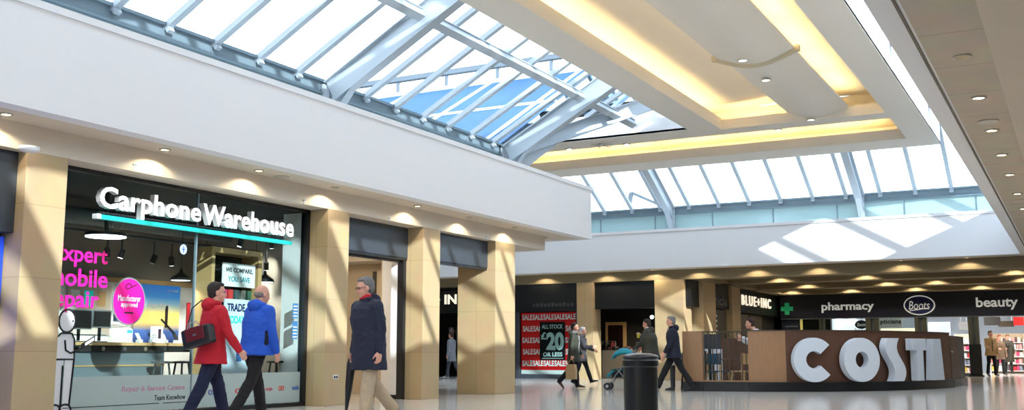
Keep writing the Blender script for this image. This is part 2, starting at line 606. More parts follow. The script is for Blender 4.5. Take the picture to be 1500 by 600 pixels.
# slope over the side mall, seen from below and outside through the left slope (reflected sky painted on as opaque blue)
gS, dS, nS = slope('window_4', (0, YV, ZE), (1, 0, 0), (0, 1, 0), -31.5, XE, 1.05, RUN, 0, [-24.8, -18.5], -31.0, M['sky_painted_glass'])
gV, dV, nV = slope('window_8', (0, YV, ZE), (1, 0, 0), (0, 1, 0), XE, XE + RUN, 1.05, RUN, 0, [], XE + 1.05, M['valley_glass'],
                   run_at=lambda t: max(0, t - XE), kink=XE)
sb = MB()
c = Vector((XE, YV, ZE)) + dS * 3.6 + nS * .04
sb.bar(c, c - Vector((19, 0, 0)), .08, .05, nS)
for k in range(6):
    c = Vector((XE - .6 - 3.1 * k, YV, ZE)) + nS * .04
    sb.bar(c, c + dS * 7.0, .08, .05, nS)
c = Vector((XE, YV, ZE)) + dS * 7.05 + nS * .05
sb.bar(c, c - Vector((19, 0, 0)), .14, .10, nS)
sb.build('glazing_bar', M['white'], gS)
rb = MB(); rb.box((-31, 28.3, 9.86), (-6, 28.5, 10.02))
for k in range(14): rb.box((-31 + k * 1.9, 28.35, 9.38), (-30.92 + k * 1.9, 28.45, 9.9))
struct('trim_7', rb, M['steel_dark'])
# valley beam at the corner
v = MB(); a = Vector((XE, YV, ZE)); d = Vector((1, 1, T29)).normalized(); n = Vector((-T29, -T29, 2)).normalized()
frame(v, a - n * .08, d, n, 0, 9.0, .34, .22)
v.prism([a - n * .42 + d * 1.5, a - n * .42, a + Vector((0, 0, -.95)), a + Vector((.12, .12, -.95))], Vector((.02, -.02, 0)))
struct('trim_3', v, M['steel'])
# opaque roof between the slopes
zr = ZE + RUN * T29
m = MB().box((XE + RUN - .05, Y0, zr - .1), (XRE - RUN + .05, YE - RUN, zr + .04))
struct('trim_4', m, M['steel'])
# small steel strut standing on the far roof outside
s1 = thing('roof_strut', 'triangular grey steel strut outside beyond the far roof glazing', 'roof strut', (-12.9, YE + 1.3, ZE))
p = at(922, 298, 'y', YE + 1.5); q = at(925, 282, 'y', YE + 1.5); r_ = at(962, 298, 'y', YE + 1.5)
s1.location = p
mb = MB(); mb.bar(p, q, .14, .14, (0, 1, 0)); mb.build('post', M['steel_dark'], s1)
mb = MB(); mb.bar(q, r_, .1, .1, (0, 1, 0)); mb.build('brace', M['steel_dark'], s1)

# ================================================================== suspended coffer (T shaped) with cove lighting
CZ, CT = 6.6, 7.25
cx0, cx1, ix0, ix1 = -8.6, -3.06, -7.82, -3.78
wy0, wiy0, wiy1, wy1 = 25.6, 26.65, 29.45, 30.75
cf = thing('suspended_ceiling', 'cream suspended ceiling raft with cove-lit recesses under the glazed roof', 'suspended ceiling', (-5.8, 12, CZ))
b = MB()
lt = .06
b.box((cx0, Y0 + 1, CZ), (ix0, wy0, CZ + lt)); b.box((ix1, Y0 + 1, CZ), (cx1, wy1, CZ + lt))
b.box((-31, wy0, CZ), (ix0, wiy0, CZ + lt)); b.box((ix0, 26.0, CZ), (ix1, wiy0, CZ + lt)); b.box((-31, wiy1, CZ), (ix1, wy1, CZ + lt))
b.build('soffit_band', M['coffer'], cf)
b = MB()
b.box((ix0 - .04, Y0 + 1, CZ + .004), (ix0 + .002, 26.0, CZ + .3)); b.box((ix1 - .002, Y0 + 1, CZ + .004), (ix1 + .04, 26.0, CZ + .3))
b.box((ix0, 25.998, CZ + .004), (ix1, 26.04, CZ + .26))
b.box((-31, wiy1 - .002, CZ + .004), (ix1, wiy1 + .04, CZ + .28)); b.box((ix1 - .002, wiy0, CZ + .004), (ix1 + .04, wiy1, CZ + .28))
b.box((cx0, 26.58, CZ + .01), (cx1, 26.62, CT))
b.build('cove_lip', M['coffer'], cf)
b = MB()
b.box((cx0, Y0 + 1, CZ + .005), (cx0 + .03, wy0, CT)); b.box((cx1 - .03, Y0 + 1, CZ + .005), (cx1, wy1, CT))
b.box((-31, wy0, CZ + .005), (cx0 + .03, wy0 + .03, CT)); b.box((-31, wy1 - .03, CZ + .005), (cx1, wy1, CT))
b.build('side_panel', M['white_paint'], cf)
# vaulted ceiling of the main recess
def vault(x0, x1, y0, y1, zf, n=16, along='y'):
    mb = MB(); r0 = []; r1 = []
    for k in range(n + 1):
        t = k / n
        if along == 'y':
            x = x0 + (x1 - x0) * t; r0.append((x, y0, zf(t))); r1.append((x, y1, zf(t)))
        else:
            y = y0 + (y1 - y0) * t; r0.append((x0, y, zf(t))); r1.append((x1, y, zf(t)))
    ring0 = r0 + [(p[0], p[1], p[2] + .04) for p in reversed(r0)]
    ring1 = r1 + [(p[0], p[1], p[2] + .04) for p in reversed(r1)]
    mb.loft([[Vector(p) for p in ring0], [Vector(p) for p in ring1]])
    return mb
vault(cx0 + .03, cx1 - .03, Y0 + 1, 26.6, lambda t: 7.13 + .16 * math.sin(math.pi * t)).build('vault', M['coffer'], cf, smooth=False)
vault(-31, cx1 - .03, wiy0 - .02, wy1 - .03, lambda t: 6.64 + .58 * math.sin(math.pi / 2 * min(1, t * 1.25)) ** 1.0, along='x').build('vault', M['coffer'], cf)
# dished hanging panels
PX0, PX1 = -6.12, -4.6
dish = lambda base, sag: (lambda t: base - sag * math.sin(math.pi * t))
pa = vault(PX0 - .02, PX1 + .02, Y0 + 1, 20.25, dish(6.80, .22)); pa.build('hanging_panel', M['coffer'], cf)
pb = vault(PX0 + .03, PX1 - .03, 20.3, 26.7, dish(6.84, .2)); pb.build('hanging_panel', M['coffer'], cf)
# arched end trim
b = MB()
arc = [(PX0 - .08 + (PX1 - PX0 + .16) * k / 20, 20.26, 6.80 - .22 * math.sin(math.pi * k / 20) - .02) for k in range(21)]
for k in range(20): b.bar(arc[k], arc[k + 1], .09, .07)
b.box((PX0 - .12, 20.2, 6.74), (PX0 - .02, 20.33, 6.86)); b.box((PX1 + .02, 20.2, 6.74), (PX1 + .12, 20.33, 6.86))
b.build('arched_trim', mat('arched_trim', (200, 188, 160), .6), cf)
# cove lamps
def strip(a, bb, name='cove_lamp'):
    return MB().box(a, bb).build(name, M['cove'], cf)
y = Y0 + 1.2
while y < 25.5:
    e = min(y + 1.9, 25.8)
    strip((ix0 - .30, y, CZ + .09), (ix0 - .24, e, CZ + .13))
    strip((PX1 - .16, y, 6.88), (PX1 - .10, e, 6.91))
    y += 2.05
x = -30.5
while x < -4.2:
    e = min(x + 1.9, -3.9)
    strip((x, wiy1 + .24, CZ + .09), (e, wiy1 + .3, CZ + .13))
    x += 2.2
strip((ix0 + .1, 26.10, CZ + .1), (PX0 - .1, 26.15, CZ + .13))
# dark louvre box behind the raft
lv = thing('roof_louvre', 'dark louvred ventilation box above the white raft by the valley beam', 'louvre', (-10.5, 27.2, CT))
b = MB(); b.box((-13.5, 26.9, CT), (-8.7, 28.5, CT + .62)); b.build('housing', M['dark'], lv)
for k in range(5):
    b = MB(); b.box((-13.5, 26.84, CT + .06 + .11 * k), (-8.7, 26.9, CT + .10 + .11 * k)); b.build('slat', M['steel_dark'], lv)
# recessed lamps of the raft
def downlight(name, label, p, r=.09, on=True, group=None, power=0, cat='downlight', cool=False, col=(1, .84, .58), ang=146):
    t = thing(name, label, cat, p, group)
    MB().lathe((p[0], p[1], p[2] - .012), [(r * .72, .002), (r * .74, -.006), (r, -.004), (r * 1.02, .012), (r * .7, .014)]).build('trim_ring', M['ring'], t, smooth=True)
    MB().cyl((p[0], p[1], p[2] - .010), r * .72, .006).build('lamp_face', (M['lamp_cool'] if cool else M['lamp_on']) if on else M['lamp_dim'], t)
    if power: spot((p[0], p[1], p[2] - .03), power, t, target=(p[0], p[1], p[2] - 2), col=col, angle=ang, blend=.25, rad=.03)
    return t
for k, (px, py, zz, words_) in enumerate(((1088, 88, 6.59, 'near dished panel, just before its arched end trim'), (1122, 117, 6.61, 'far dished panel, just past the arched trim'),
                                 (1188, 175, 6.61, 'far end of the far dished panel'), (1140, 190, 6.595, 'cross band below the far dished panel'),
                                 (834, 218, 6.595, 'cream raft wing, farther from the dished panels'), (918, 211, 6.595, 'cream raft wing, closer to the crossing'))):
    p = at(px, py, 'z', zz)
    downlight('recessed_downlight', 'bright round downlight in the ' + words_, (p.x, p.y, zz), .11, cool=True)
# ceiling fitting hanging under the wing
p = at(880, 213, 'z', 6.55)
cfx = thing('ceiling_fitting', 'small splayed metal fitting under the wing of the cream raft', 'ceiling fitting', (p.x, p.y, 6.6))
b = MB()
for k in range(6):
    a_ = math.pi * 2 * k / 6
    b.bar((p.x, p.y, 6.57), (p.x + .35 * math.cos(a_), p.y + .3 * math.sin(a_), 6.53), .03, .02)
b.cyl((p.x, p.y, 6.55), .08, .05); b.build('bracket', M['ring'], cfx)

# ================================================================== downlights
YL = [6.2, 7.89, 10.36, 12.27, 14.18, 16.72, 18.67, 20.67]
for k, yy in enumerate(YL[1:]):
    downlight('recessed_downlight', ORD[k] + ' small downlight along the narrow soffit above the phone shop window, from the near end', (-11.02, yy, ZU), .075,
              power=26, col=(1, .90, .66), on=k not in (3, 5, 6), group='downlights of the left soffit')
for k, yy in enumerate([10.61, 12.45, 14.39, 16.27, 18.16, 20.43, 22.63, 24.6, 26.6]):
    downlight('recessed_downlight', ORD[k] + ' round downlight from the near end of the tiled soffit with joints', (-.82, yy, ZU), .085,
              power=30, on=k != 0, group='downlights of the right soffit', cool=(k == 1))
for (x, yy, zz, wds) in ((-11.09, 12.88, ZU, 'soffit above the phone shop window'), (-.82, 13.81, ZU, 'tiled soffit between the first downlights'), (-.84, 21.4, ZU, 'tiled soffit towards its far end')):
    t = thing('speaker_grille', 'flat grey round speaker grille in the ' + wds, 'speaker grille', (x, yy, zz))
    MB().cyl((x, yy, zz - .014), .10, .018).build('grille', M['steel_dark'], t)
    MB().lathe((x, yy, zz - .01), [(.10, -.006), (.12, -.004), (.12, .01), (.1, .01)]).build('rim', M['ring'], t)
FD = [(1110, 394), (1200, 391), (1322, 386), (1418, 382), (1025, 397), (960, 396), (890, 399), (800, 402)]
for k, (px, py) in enumerate(FD):
    x = at(px, py, 'y', 33.8).x
    downlight('recessed_downlight', ORD[k] + ' warm downlight from the green cross along the soffit under the far white bulkhead', (x, 33.5, ZU), .08, power=34, group='downlights under the far bulkhead')
FD2 = [(1140, 409, 36.6), (1266, 404, 36.6), (1486, 396, 36.6), (1180, 420, 40.4), (1370, 414, 40.4), (1500, 409, 40.4), (1298, 416, 40.4), (1245, 426, 44.3), (1436, 420, 44.3), (1158, 428, 44.3), (1340, 422, 44.3)]
for k, (px, py, yy) in enumerate(FD2):
    p = at(px, py, 'y', yy)
    downlight('recessed_downlight', ORD[k] + ' warm downlight in the trays of the low brown ceiling before the pharmacy', (p.x, yy, ZL + .27), .08, power=50, group='downlights of the low far ceiling')
# smoke detector and sprinklers
t = thing('smoke_detector', 'round white smoke detector on the soffit above the pillar at the blue poster', 'smoke detector', (*at(43, 215, 'z', ZL).xy, ZL))
p = t.location; MB().lathe((p.x, p.y, ZL - .06), [(.001, 0), (.09, 0), (.12, .03), (.12, .06), (.001, .06)]).build('body', M['white'], t, smooth=True)
for k, (px, py, wds) in enumerate(((197, 246, 'above the start of the shop window sign'), (445, 297, 'near the second pillar'), (570, 323, 'above the open doorway'), (713, 349, 'beside the widest pillar'))):
    p = at(px, py, 'z', ZL - .05)
    t = thing('sprinkler_head', 'tiny metal sprinkler head on the low soffit ' + wds, 'sprinkler', (p.x, p.y, ZL))
    MB().cyl((p.x, p.y, ZL - .012), .03, .018).build('rose', M['chrome'], t)
    MB().cyl((p.x, p.y, ZL - .07), .008, .06).cyl((p.x, p.y, ZL - .075), .02, .006).build('nozzle', M['chrome'], t)
UP = (0, 0, 1); PY = (0, 1, 0); PX = (1, 0, 0)
# ================================================================== stone pillars
def pillar(label, x0, y0, x1, y1, z1=ZL, name='stone_pillar'):
    t = thing(name, label, 'pillar', ((x0 + x1) / 2, (y0 + y1) / 2, 0))
    MB().box((x0, y0, 0), (x1, y1, z1)).build('shaft', M['stone'], t, bevel=.006)
    return t
p1 = pillar('buff stone pillar at the far left edge, left of the phone shop window', -12.1, 8.42, XP, 9.02)
p3 = pillar('buff stone pillar with the small plate, right of the phone shop window', -11.8, 14.36, XP, 14.96)
p4 = pillar('slim buff stone pillar right of the open doorway where the navy-coated man walks', -11.9, 17.37, XP, 17.99)
p5 = pillar('widest buff stone pillar, at the end of the left row', -12.27, 20.29, XP, 21.21)
pA = pillar('buff stone pillar between the red sale window and the dark clothes shop', -15.55, 33.8, -14.92, 34.45)
pB = pillar('buff stone pillar behind the walking man, left end of the cafe counter', -12.65, 33.8, -11.62, 34.6)
pC = pillar('shaded brown pillar deep left of the far corridor, before the dim grey sign', -12.0, 34.9, -11.3, 36.3)
pD = pillar('narrow shaded brown pillar between the dim grey sign and the bright lettered sign', -12.0, 38.3, -11.3, 39.4)
s = thing('wall_plate', 'small white square plate low on the pillar right of the phone shop window', 'wall plate', (XP, 14.6, .7))
pc = at(491, 552, 'x', XP)
s.location = pc
MB().box((XP, pc.y - .07, pc.z - .035), (XP + .012, pc.y + .07, pc.z + .04)).build('plate', M['white'], s, bevel=.003)
for dy in (-.03, .03):
    MB().box((XP + .012, pc.y + dy - .02, pc.z - .02), (XP + .016, pc.y + dy + .02, pc.z + .02)).build('socket', M['ink'], s)

# ================================================================== left-edge shop: dark sign box and blue poster
t = thing('shop_sign', 'plain dark sign box at the top left corner, left of the first pillar', 'shop sign', (-11.6, 7, 2.34))
MB().box((-11.75, Y0, 2.34), (-11.46, 8.42, ZL)).build('sign_box', M['charcoal'], t, bevel=.01)
t = thing('window_poster', 'strip of bright blue poster at the left edge under the dark sign box', 'poster', (-11.6, 8, 0))
MB().box((-11.64, 5, .1), (-11.6, 8.40, 2.3)).build('sheet', mat('blue_poster', (30, 66, 190), .4, emit=(30, 66, 200), estr=.2), t)
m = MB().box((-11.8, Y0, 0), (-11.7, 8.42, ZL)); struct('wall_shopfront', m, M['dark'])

# ================================================================== phone shop
XG = -11.75
g = sgroup('window_5', (XG, 11.7, 0))
MB().box((XG - .006, 9.02, .05), (XG + .006, 11.74, 3.3)).build('glass_pane', M['glass'], g)
MB().box((XG - .006, 11.76, .05), (XG + .006, 14.27, 3.3)).build('glass_pane', M['glass'], g)
f = MB(); f.box((XG - .06, 9.0, 3.3), (XG + .06, 14.36, ZL)); f.box((XG - .06, 14.27, 0), (XG + .06, 14.36, ZL)); f.box((XG - .06, 9.0, 0), (XG + .06, 14.3, .06))
f.build('frame', M['black'], g)
MB().box((XG - .03, 11.742, .05), (XG + .02, 11.758, 3.3)).build('joint', M['clad'], g)
MB().box((XG + .007, 9.03, .07), (XG + .010, 14.26, .57)).build('frosted_band', M['frost'], g)
# room of the phone shop
def room(nm, x0, y0, x1, y1, wallm, z1=ZL, ceilm=None):
    m = MB(); m.box((x0 - .1, y0 - .1, 0), (x0, y1 + .1, z1)); m.box((x0, y0 - .1, 0), (x1, y0, z1)); m.box((x0, y1, 0), (x1, y1 + .1, z1))
    o = struct('wall_' + nm, m, wallm)
    if ceilm:
        m = MB().box((x0, y0, z1 - .03), (x1, y1, z1 - .005)); struct('ceiling_' + nm, m, ceilm)
    return o
shopwall = mat('shop_wall', (150, 144, 138), .8)
room('phone_shop', -14.95, 5.5, -11.82, 14.9, shopwall, ceilm=mat('dark_shop_ceiling', (46, 46, 48), .8))
b = MB().box((-14.93, 5.6, .0), (-14.90, 14.9, 2.12)); struct('trim_5', b, M['white'])
b = MB().box((-14.92, 5.6, 2.12), (-14.84, 14.9, 2.20)); struct('trim_6', b, M['wood_light'])
# white return wall at the right of the window
m = MB().box((-12.22, 14.28, 0), (-11.82, 14.34, 3.3)); struct('wall_return', m, M['white_paint'])
for k, (z0, z1, w_) in enumerate(((1.47, 1.72, 'upper'), (1.12, 1.42, 'lower'))):
    t = thing('notice_sticker', w_ + ' small blue notice sticker on the right edge of the phone shop glass', 'sticker', (XG, 14.1, z0))
    a = at(436, 0, 'x', XG).y; 
    MB().box((XG + .008, 14.02, z0), (XG + .012, 14.16, z1)).build('sheet', mat('blue_sticker_' + w_, (50, 104, 150), .5), t)
    for j in range(4): MB().box((XG + .012, 14.04, z0 + .03 + j * .055), (XG + .0135, 14.14, z0 + .045 + j * .055)).build('text_line', M['paper'], t)
# illuminated name
t = thing('shop_sign', 'white raised illuminated letters of the phone shop name over a teal light bar', 'shop sign', (XG + .05, 11.8, 2.72))
text('Carphone', (XG + .06, 9.80, 2.75), PY, UP, 1.88, .39, .09, M['letter_white'], t, bold=.024, split=True, spacing=1.03, side=M['letter_side'])
text('Warehouse', (XG + .06, 11.72, 2.815), PY, UP, 2.10, .32, .09, M['letter_white'], t, bold=.024, split=True, spacing=1.03, side=M['letter_side'])
MB().box((XG + .05, 9.84, 2.69), (XG + .14, 13.80, 2.745)).build('light_bar', M['teal'], t)
MB().box((XG + .05, 9.77, 2.685), (XG + .145, 9.84, 2.75)).build('end_cap', M['white'], t)
MB().box((XG + .015, 9.9, 2.78), (XG + .05, 13.7, 2.80)).build('fixing_rail', M['black'], t)
# vinyl lettering on the glass
for wd, x0p, x1p, y0, y1 in (('Expert', 80, 158, 9.24, 10.10), ('mobile', 80, 160, 9.16, 10.12), ('repair', 78, 148, 9.14, 9.99)):
    zt = {'Expert': (2.02, 2.31), 'mobile': (1.76, 2.0), 'repair': (1.41, 1.70)}[wd]
    t = thing('window_lettering', 'magenta word ' + wd + ' stuck on the left of the phone shop glass', 'window lettering', (XG + .01, y0, zt[0]))
    text(wd, (XG + .008, y0, zt[0]), PY, UP, y1 - y0, zt[1] - zt[0], .004, M['magenta'], t, bold=.016, split=True)
for wd, pa_, pb_, m_, nm in (('Repair & Service Centre', (178, 574), (270, 562), mat('pale_magenta_vinyl', (196, 130, 160), .5), 'thin pink words Repair & Service Centre on the frosted band'),
                             ('Team Knowhow', (225, 584), (271, 575), M['ink'], 'small black words Team Knowhow under the pink line on the frosted band')):
    a = at(*pa_, 'x', XG); c = at(*pb_, 'x', XG)
    t = thing('window_lettering', nm, 'window lettering', a)
    text(wd, (XG + .011, a.y, a.z - .02), PY, UP, c.y - a.y, .10 if 'Rep' in wd else .075, .003, m_, t, name='lettering')
t = thing('window_line', 'thin black ruled line along the bottom of the frosted band, left of the joint', 'vinyl line', (XG, 10, .17))
MB().box((XG + .011, 9.5, .165), (XG + .013, 11.15, .175)).build('line', M['ink'], t)
MB().box((XG + .011, 11.22, .165), (XG + .013, 11.7, .175)).build('line', M['ink'], t)
# magenta oval sticker
c = at(188, 441, 'x', XG); t = thing('oval_sticker', 'large magenta oval sticker with grey rim reading Manufacturer approved', 'window sticker', c)
def disc(c, ry, rz, x, th, n=40, rot=0):
    return MB().prism([(x, c.y + ry * math.cos(2 * math.pi * k / n), c.z + rz * math.sin(2 * math.pi * k / n)) for k in range(n)], (th, 0, 0))
disc(c, .295, .335, XG + .008, .006).build('rim', M['grey_ui'], t)
disc(c, .275, .315, XG + .014, .003).build('oval', M['magenta'], t)
text('Manufacturer', (XG + .018, c.y - .2, c.z + .0), PY, (0, 0, 1), .4, .085, .002, M['white'], t, name='lettering', bold=.01)
text('approved', (XG + .018, c.y - .14, c.z - .10), PY, (0, 0, 1), .29, .09, .002, M['white'], t, name='lettering', bold=.01)
MB().box((XG + .018, c.y - .08, c.z - .17), (XG + .02, c.y + .08, c.z - .15)).build('text_line', M['ink'], t)
b = MB(); b.tube([(XG + .02, c.y - .02 + .05 * math.cos(a_) , c.z + .2 + .05 * math.sin(a_)) for a_ in [k * .5 for k in range(9)]] + [(XG + .02, c.y + .12, c.z + .24)], .007, 6); b.build('doodle', M['ink'], t)
# plain line-drawn figure on the glass
c = at(95, 480, 'x', XG); t = thing('figure_decal', 'white line-drawn plain figure holding a small device, on the left of the phone shop glass', 'window decal', (XG, c.y, .2))
yb, zb = c.y + .02, 1.30
def outline(pts, nm='outline', r_=.013): MB().tube([(XG + .016, y_, z_) for y_, z_ in pts], r_, 6).build(nm, M['ink'], t)
disc(Vector((XG, yb, zb)), .125, .145, XG + .009, .003).build('head', M['white'], t)
outline([(yb + .13 * math.cos(R(a_)), zb + .15 * math.sin(R(a_))) for a_ in range(0, 361, 20)])
MB().cyl((0, 0, 0), .012, .004, 10).build('eye_dot', M['ink'], t, xf=Matrix.Translation((XG + .014, yb + .09, zb)) @ Matrix.Rotation(R(90), 4, 'Y'))
bd = [(yb - .17, .80), (yb - .15, 1.08), (yb - .08, 1.14), (yb + .08, 1.14), (yb + .13, 1.06), (yb + .14, .80)]
MB().prism([(XG + .009, y_, z_) for y_, z_ in bd], (.003, 0, 0)).build('torso', M['white'], t); outline(bd + [bd[0]])
lg = [(yb - .16, .80), (yb - .17, .2), (yb - .02, .2), (yb - .0, .78), (yb + .02, .2), (yb + .10, .2), (yb + .14, .80)]
MB().prism([(XG + .009, yb - .15, .8), (XG + .009, yb - .16, .2), (XG + .009, yb - .04, .2), (XG + .009, yb - .02, .8)], (.003, 0, 0)).build('leg', M['white'], t)
MB().prism([(XG + .009, yb + .0, .8), (XG + .009, yb + .0, .2), (XG + .009, yb + .09, .2), (XG + .009, yb + .13, .8)], (.003, 0, 0)).build('leg', M['white'], t)
outline([(yb - .16, .8), (yb - .17, .2)]); outline([(yb - .03, .72), (yb - .035, .2)]); outline([(yb + .14, .8), (yb + .10, .2)])
outline([(yb - .02, 1.05), (yb, .92), (yb + .08, .88), (yb + .22, .93), (yb + .3, .98)])
for dy in (-.12, .04): disc(Vector((XG, yb + dy, .15)), .09, .07, XG + .009, .003).build('shoe', M['white'], t); outline([(yb + dy + .09 * math.cos(R(a_)), .15 + .07 * math.sin(R(a_))) for a_ in range(0, 361, 30)])
MB().prism([(XG + .012, yb + .24, .92), (XG + .012, yb + .46, 1.04), (XG + .012, yb + .46, 1.12), (XG + .012, yb + .24, 1.0)], (.004, 0, 0)).build('device', M['ink'], t)
MB().prism([(XG + .017, yb + .30, .975), (XG + .017, yb + .44, 1.05), (XG + .017, yb + .44, 1.09), (XG + .017, yb + .30, 1.015)], (.003, 0, 0)).build('device_screen', M['white'], t)
# small round blue sticker high on the glass
c = at(268, 365, 'x', XG); t = thing('round_sticker', 'small round pale blue sticker high on the phone shop glass near the joint', 'window sticker', c)
disc(c, .07, .075, XG + .008, .003).build('disc', mat('pale_blue', (168, 184, 226), .5), t)
MB().box((XG + .012, c.y - .008, c.z - .05), (XG + .014, c.y + .008, c.z + .05)).box((XG + .012, c.y - .035, c.z - .008), (XG + .014, c.y + .035, c.z + .008)).build('mark', mat('mark_blue', (60, 90, 180), .5), t)
# network logos on the frosted band
for px, py, wd, col, nm in ((309, 574, 'O2', (30, 50, 130), 'navy'), (348, 572, 'O', (200, 30, 30), 'round red'), (393, 570, 'virgin', (200, 80, 90), 'pink script'), (411, 568, 'on', (214, 90, 60), 'orange'), (432, 567, 'Tesco', (60, 96, 170), 'blue')):
    c = at(px, py, 'x', XG); t = thing('network_logo', nm + ' network logo low on the frosted glass right of the joint', 'logo sticker', c)
    w_ = .14 if len(wd) < 3 else .17
    text(wd if wd != 'Tesco' else 'mobile', (XG + .011, c.y - w_ / 2, c.z - .04), PY, UP, w_, .08, .003, mat('logo_' + nm.replace(' ', '_'), col, .5), t, name='mark', bold=.02)
# desk with cupboards
t = thing('service_desk', 'long service desk with pale wood top and grey front behind the phone shop glass', 'desk', (-13.5, 12, 0))
MB().box((-13.95, 9.2, 1.0), (-13.3, 14.0, 1.05)).build('desk_top', M['desk'], t, bevel=.004)
MB().box((-13.35, 9.2, .90), (-13.32, 14.0, 1.0)).build('apron', M['dark'], t)
MB().box((-13.9, 10.3, .05), (-13.36, 12.75, .9)).build('cabinet', mat('grey_laminate', (112, 122, 128), .4), t)
MB().box((-13.36, 10.3, .68), (-13.345, 12.75, .70)).build('edge_strip', M['wood_light'], t)
for yy in (9.25, 13.9): MB().box((-13.9, yy, 0), (-13.36, yy + .06, 1.0)).build('end_panel', M['dark'], t)
for k in range(9):
    MB().cyl((0, 0, 0), .035, .015, 12).build('hook', M['chrome'], t, xf=Matrix.Translation((-13.32, 10.2 + k * .42, .95)) @ Matrix.Rotation(R(90), 4, 'Y'))
for k, (pa_, pb_) in enumerate((((104, 452), (135, 482)), ((137, 453), (163, 480)))):
    a = at(*pa_, 'x', -13.4); c = at(*pb_, 'x', -13.4)
    t = thing('computer_monitor', ('left' if k == 0 else 'right') + ' black computer monitor on the service desk behind the word repair', 'monitor', (-13.5, (a.y + c.y) / 2, 1.05))
    MB().box((-13.46, a.y, c.z - .0), (-13.41, c.y, a.z)).build('bezel', M['grey_ui'], t, bevel=.004)
    MB().box((-13.41, a.y + .02, c.z + .02), (-13.405, c.y - .02, a.z - .02)).build('screen', M['ink'], t)
    ym = (a.y + c.y) / 2
    MB().box((-13.47, ym - .02, 1.07), (-13.44, ym + .02, c.z + .1)).build('stand', M['black'], t)
    MB().box((-13.55, ym - .1, 1.05), (-13.38, ym + .1, 1.065)).build('foot', M['black'], t)
for k, (px, py, w_, h_, nm, dark) in enumerate(((189, 490, .13, .2, 'blue topped leaflet holder left of the wide leaflet', 0), (229, 485, .26, .26, 'wide white leaflet with a phone picture', 1))):
    c = at(px, 500, 'x', -13.45)
    t = thing('leaflet_stand', nm + ', on the service desk', 'leaflet stand', (-13.45, c.y, 1.05))
    MB().box((-13.46, c.y - w_ / 2, 1.06), (-13.45, c.y + w_ / 2, 1.06 + h_)).build('card', M['paper'], t)
    MB().box((-13.52, c.y - w_ / 2, 1.05), (-13.42, c.y + w_ / 2, 1.06)).build('base', M['white'], t)
    if dark: MB().box((-13.449, c.y + .03, 1.12), (-13.445, c.y + .09, 1.28)).build('phone_picture', mat('phone_picture', (60, 40, 60), .5), t)
    else: MB().box((-13.449, c.y - .05, 1.2), (-13.445, c.y + .05, 1.25)).build('heading', mat('cyan_print', (70, 170, 190), .5), t)
    for j in range(3): MB().box((-13.449, c.y - w_ / 2 + .02, 1.10 + j * .035), (-13.446, c.y, 1.11 + j * .035)).build('text_line', M['grey_ui'], t)
for k in range(6):
    yy = 12.3 + k * .27
    t = thing('display_phone', ORD[k] + ' small display phone from the left, tilted on the service desk', 'phone', (-13.45, yy, 1.05), 'display phones on the desk')
    MB().box((-13.5, yy - .04, 1.05), (-13.42, yy + .04, 1.10)).build('holder', M['white'], t)
    MB().prism([(-13.46, yy - .035, 1.10), (-13.46, yy + .035, 1.10), (-13.53, yy + .035, 1.2), (-13.53, yy - .035, 1.2)], (.01, 0, .006)).build('handset', M['ink'] if k % 2 else M['white'], t)
# bar stools in front of the desk
def stool(y, x, wds, dark=True):
    t = thing('bar_stool', wds, 'stool', (x, y, 0))
    m_ = M['black'] if dark else M['chrome']
    MB().lathe((x, y, .72), [(.001, 0), (.17, 0), (.18, .03), (.001, .04)]).build('seat', m_, t, smooth=False)
    for a_ in range(4):
        c_, s_ = math.cos(R(45 + 90 * a_)), math.sin(R(45 + 90 * a_))
        MB().tube([(x + .1 * c_, y + .1 * s_, .72), (x + .2 * c_, y + .2 * s_, 0)], .016).build('leg', m_, t)
    MB().tube([(x + .17 * math.cos(R(k * 30)), y + .17 * math.sin(R(k * 30)), .25) for k in range(13)], .009, 6).build('foot_ring', m_, t)
stool(12.75, -12.95, 'dark bar stool just left of the glass joint, at the desk'); stool(12.35, -12.98, 'chrome bar stool beside the dark one at the desk', False)
stool(14.3, -12.3, 'dark bar stool beside the blue jacket, next to the white wall')
# posters on the back wall
def poster(label, y0, z0, y1, z1, m_, x=-14.88):
    t = thing('wall_poster', label, 'poster', (x, (y0 + y1) / 2, z0))
    MB().box((x, y0, z0), (x + .03, y1, z1)).build('board', m_, t)
    return t
pm = bpy.data.materials.new('blue_gold_print'); pm.use_nodes = True; pn = pm.node_tree
pbs = pn.nodes['Principled BSDF']; tc = pn.nodes.new('ShaderNodeTexCoord'); sx = pn.nodes.new('ShaderNodeSeparateXYZ'); cr = pn.nodes.new('ShaderNodeValToRGB')
mpn = pn.nodes.new('ShaderNodeMapRange'); mpn.inputs['From Min'].default_value = 0; mpn.inputs['From Max'].default_value = 1.05
pn.links.new(tc.outputs['Object'], sx.inputs[0]); pn.links.new(sx.outputs['Z'], mpn.inputs['Value']); pn.links.new(mpn.outputs['Result'], cr.inputs['Fac'])
cr.color_ramp.elements[0].color = (*lin((30, 50, 110)), 1); cr.color_ramp.elements[1].color = (*lin((40, 110, 190)), 1); cr.color_ramp.elements[1].position = .95
for pos, col in ((.2, (60, 90, 150)), (.33, (225, 190, 110)), (.5, (240, 214, 120)), (.66, (140, 180, 200)), (.78, (60, 130, 200))):
    e = cr.color_ramp.elements.new(pos); e.color = (*lin(col), 1)
pn.links.new(cr.outputs['Color'], pbs.inputs['Base Color']); pn.links.new(cr.outputs['Color'], pbs.inputs['Emission Color']); pbs.inputs['Emission Strength'].default_value = .55
t = poster('large backlit blue and gold poster reading bigger things on the back wall', 13.42, 1.08, 14.5, 2.12, pm)
text('bigger things', (-14.84, 13.72, 1.68), PY, UP, .52, .12, .004, M['white'], t, name='lettering', bold=.02)
text('Galaxy Note8', (-14.84, 14.15, 2.0), PY, UP, .28, .05, .004, M['white'], t, name='lettering')
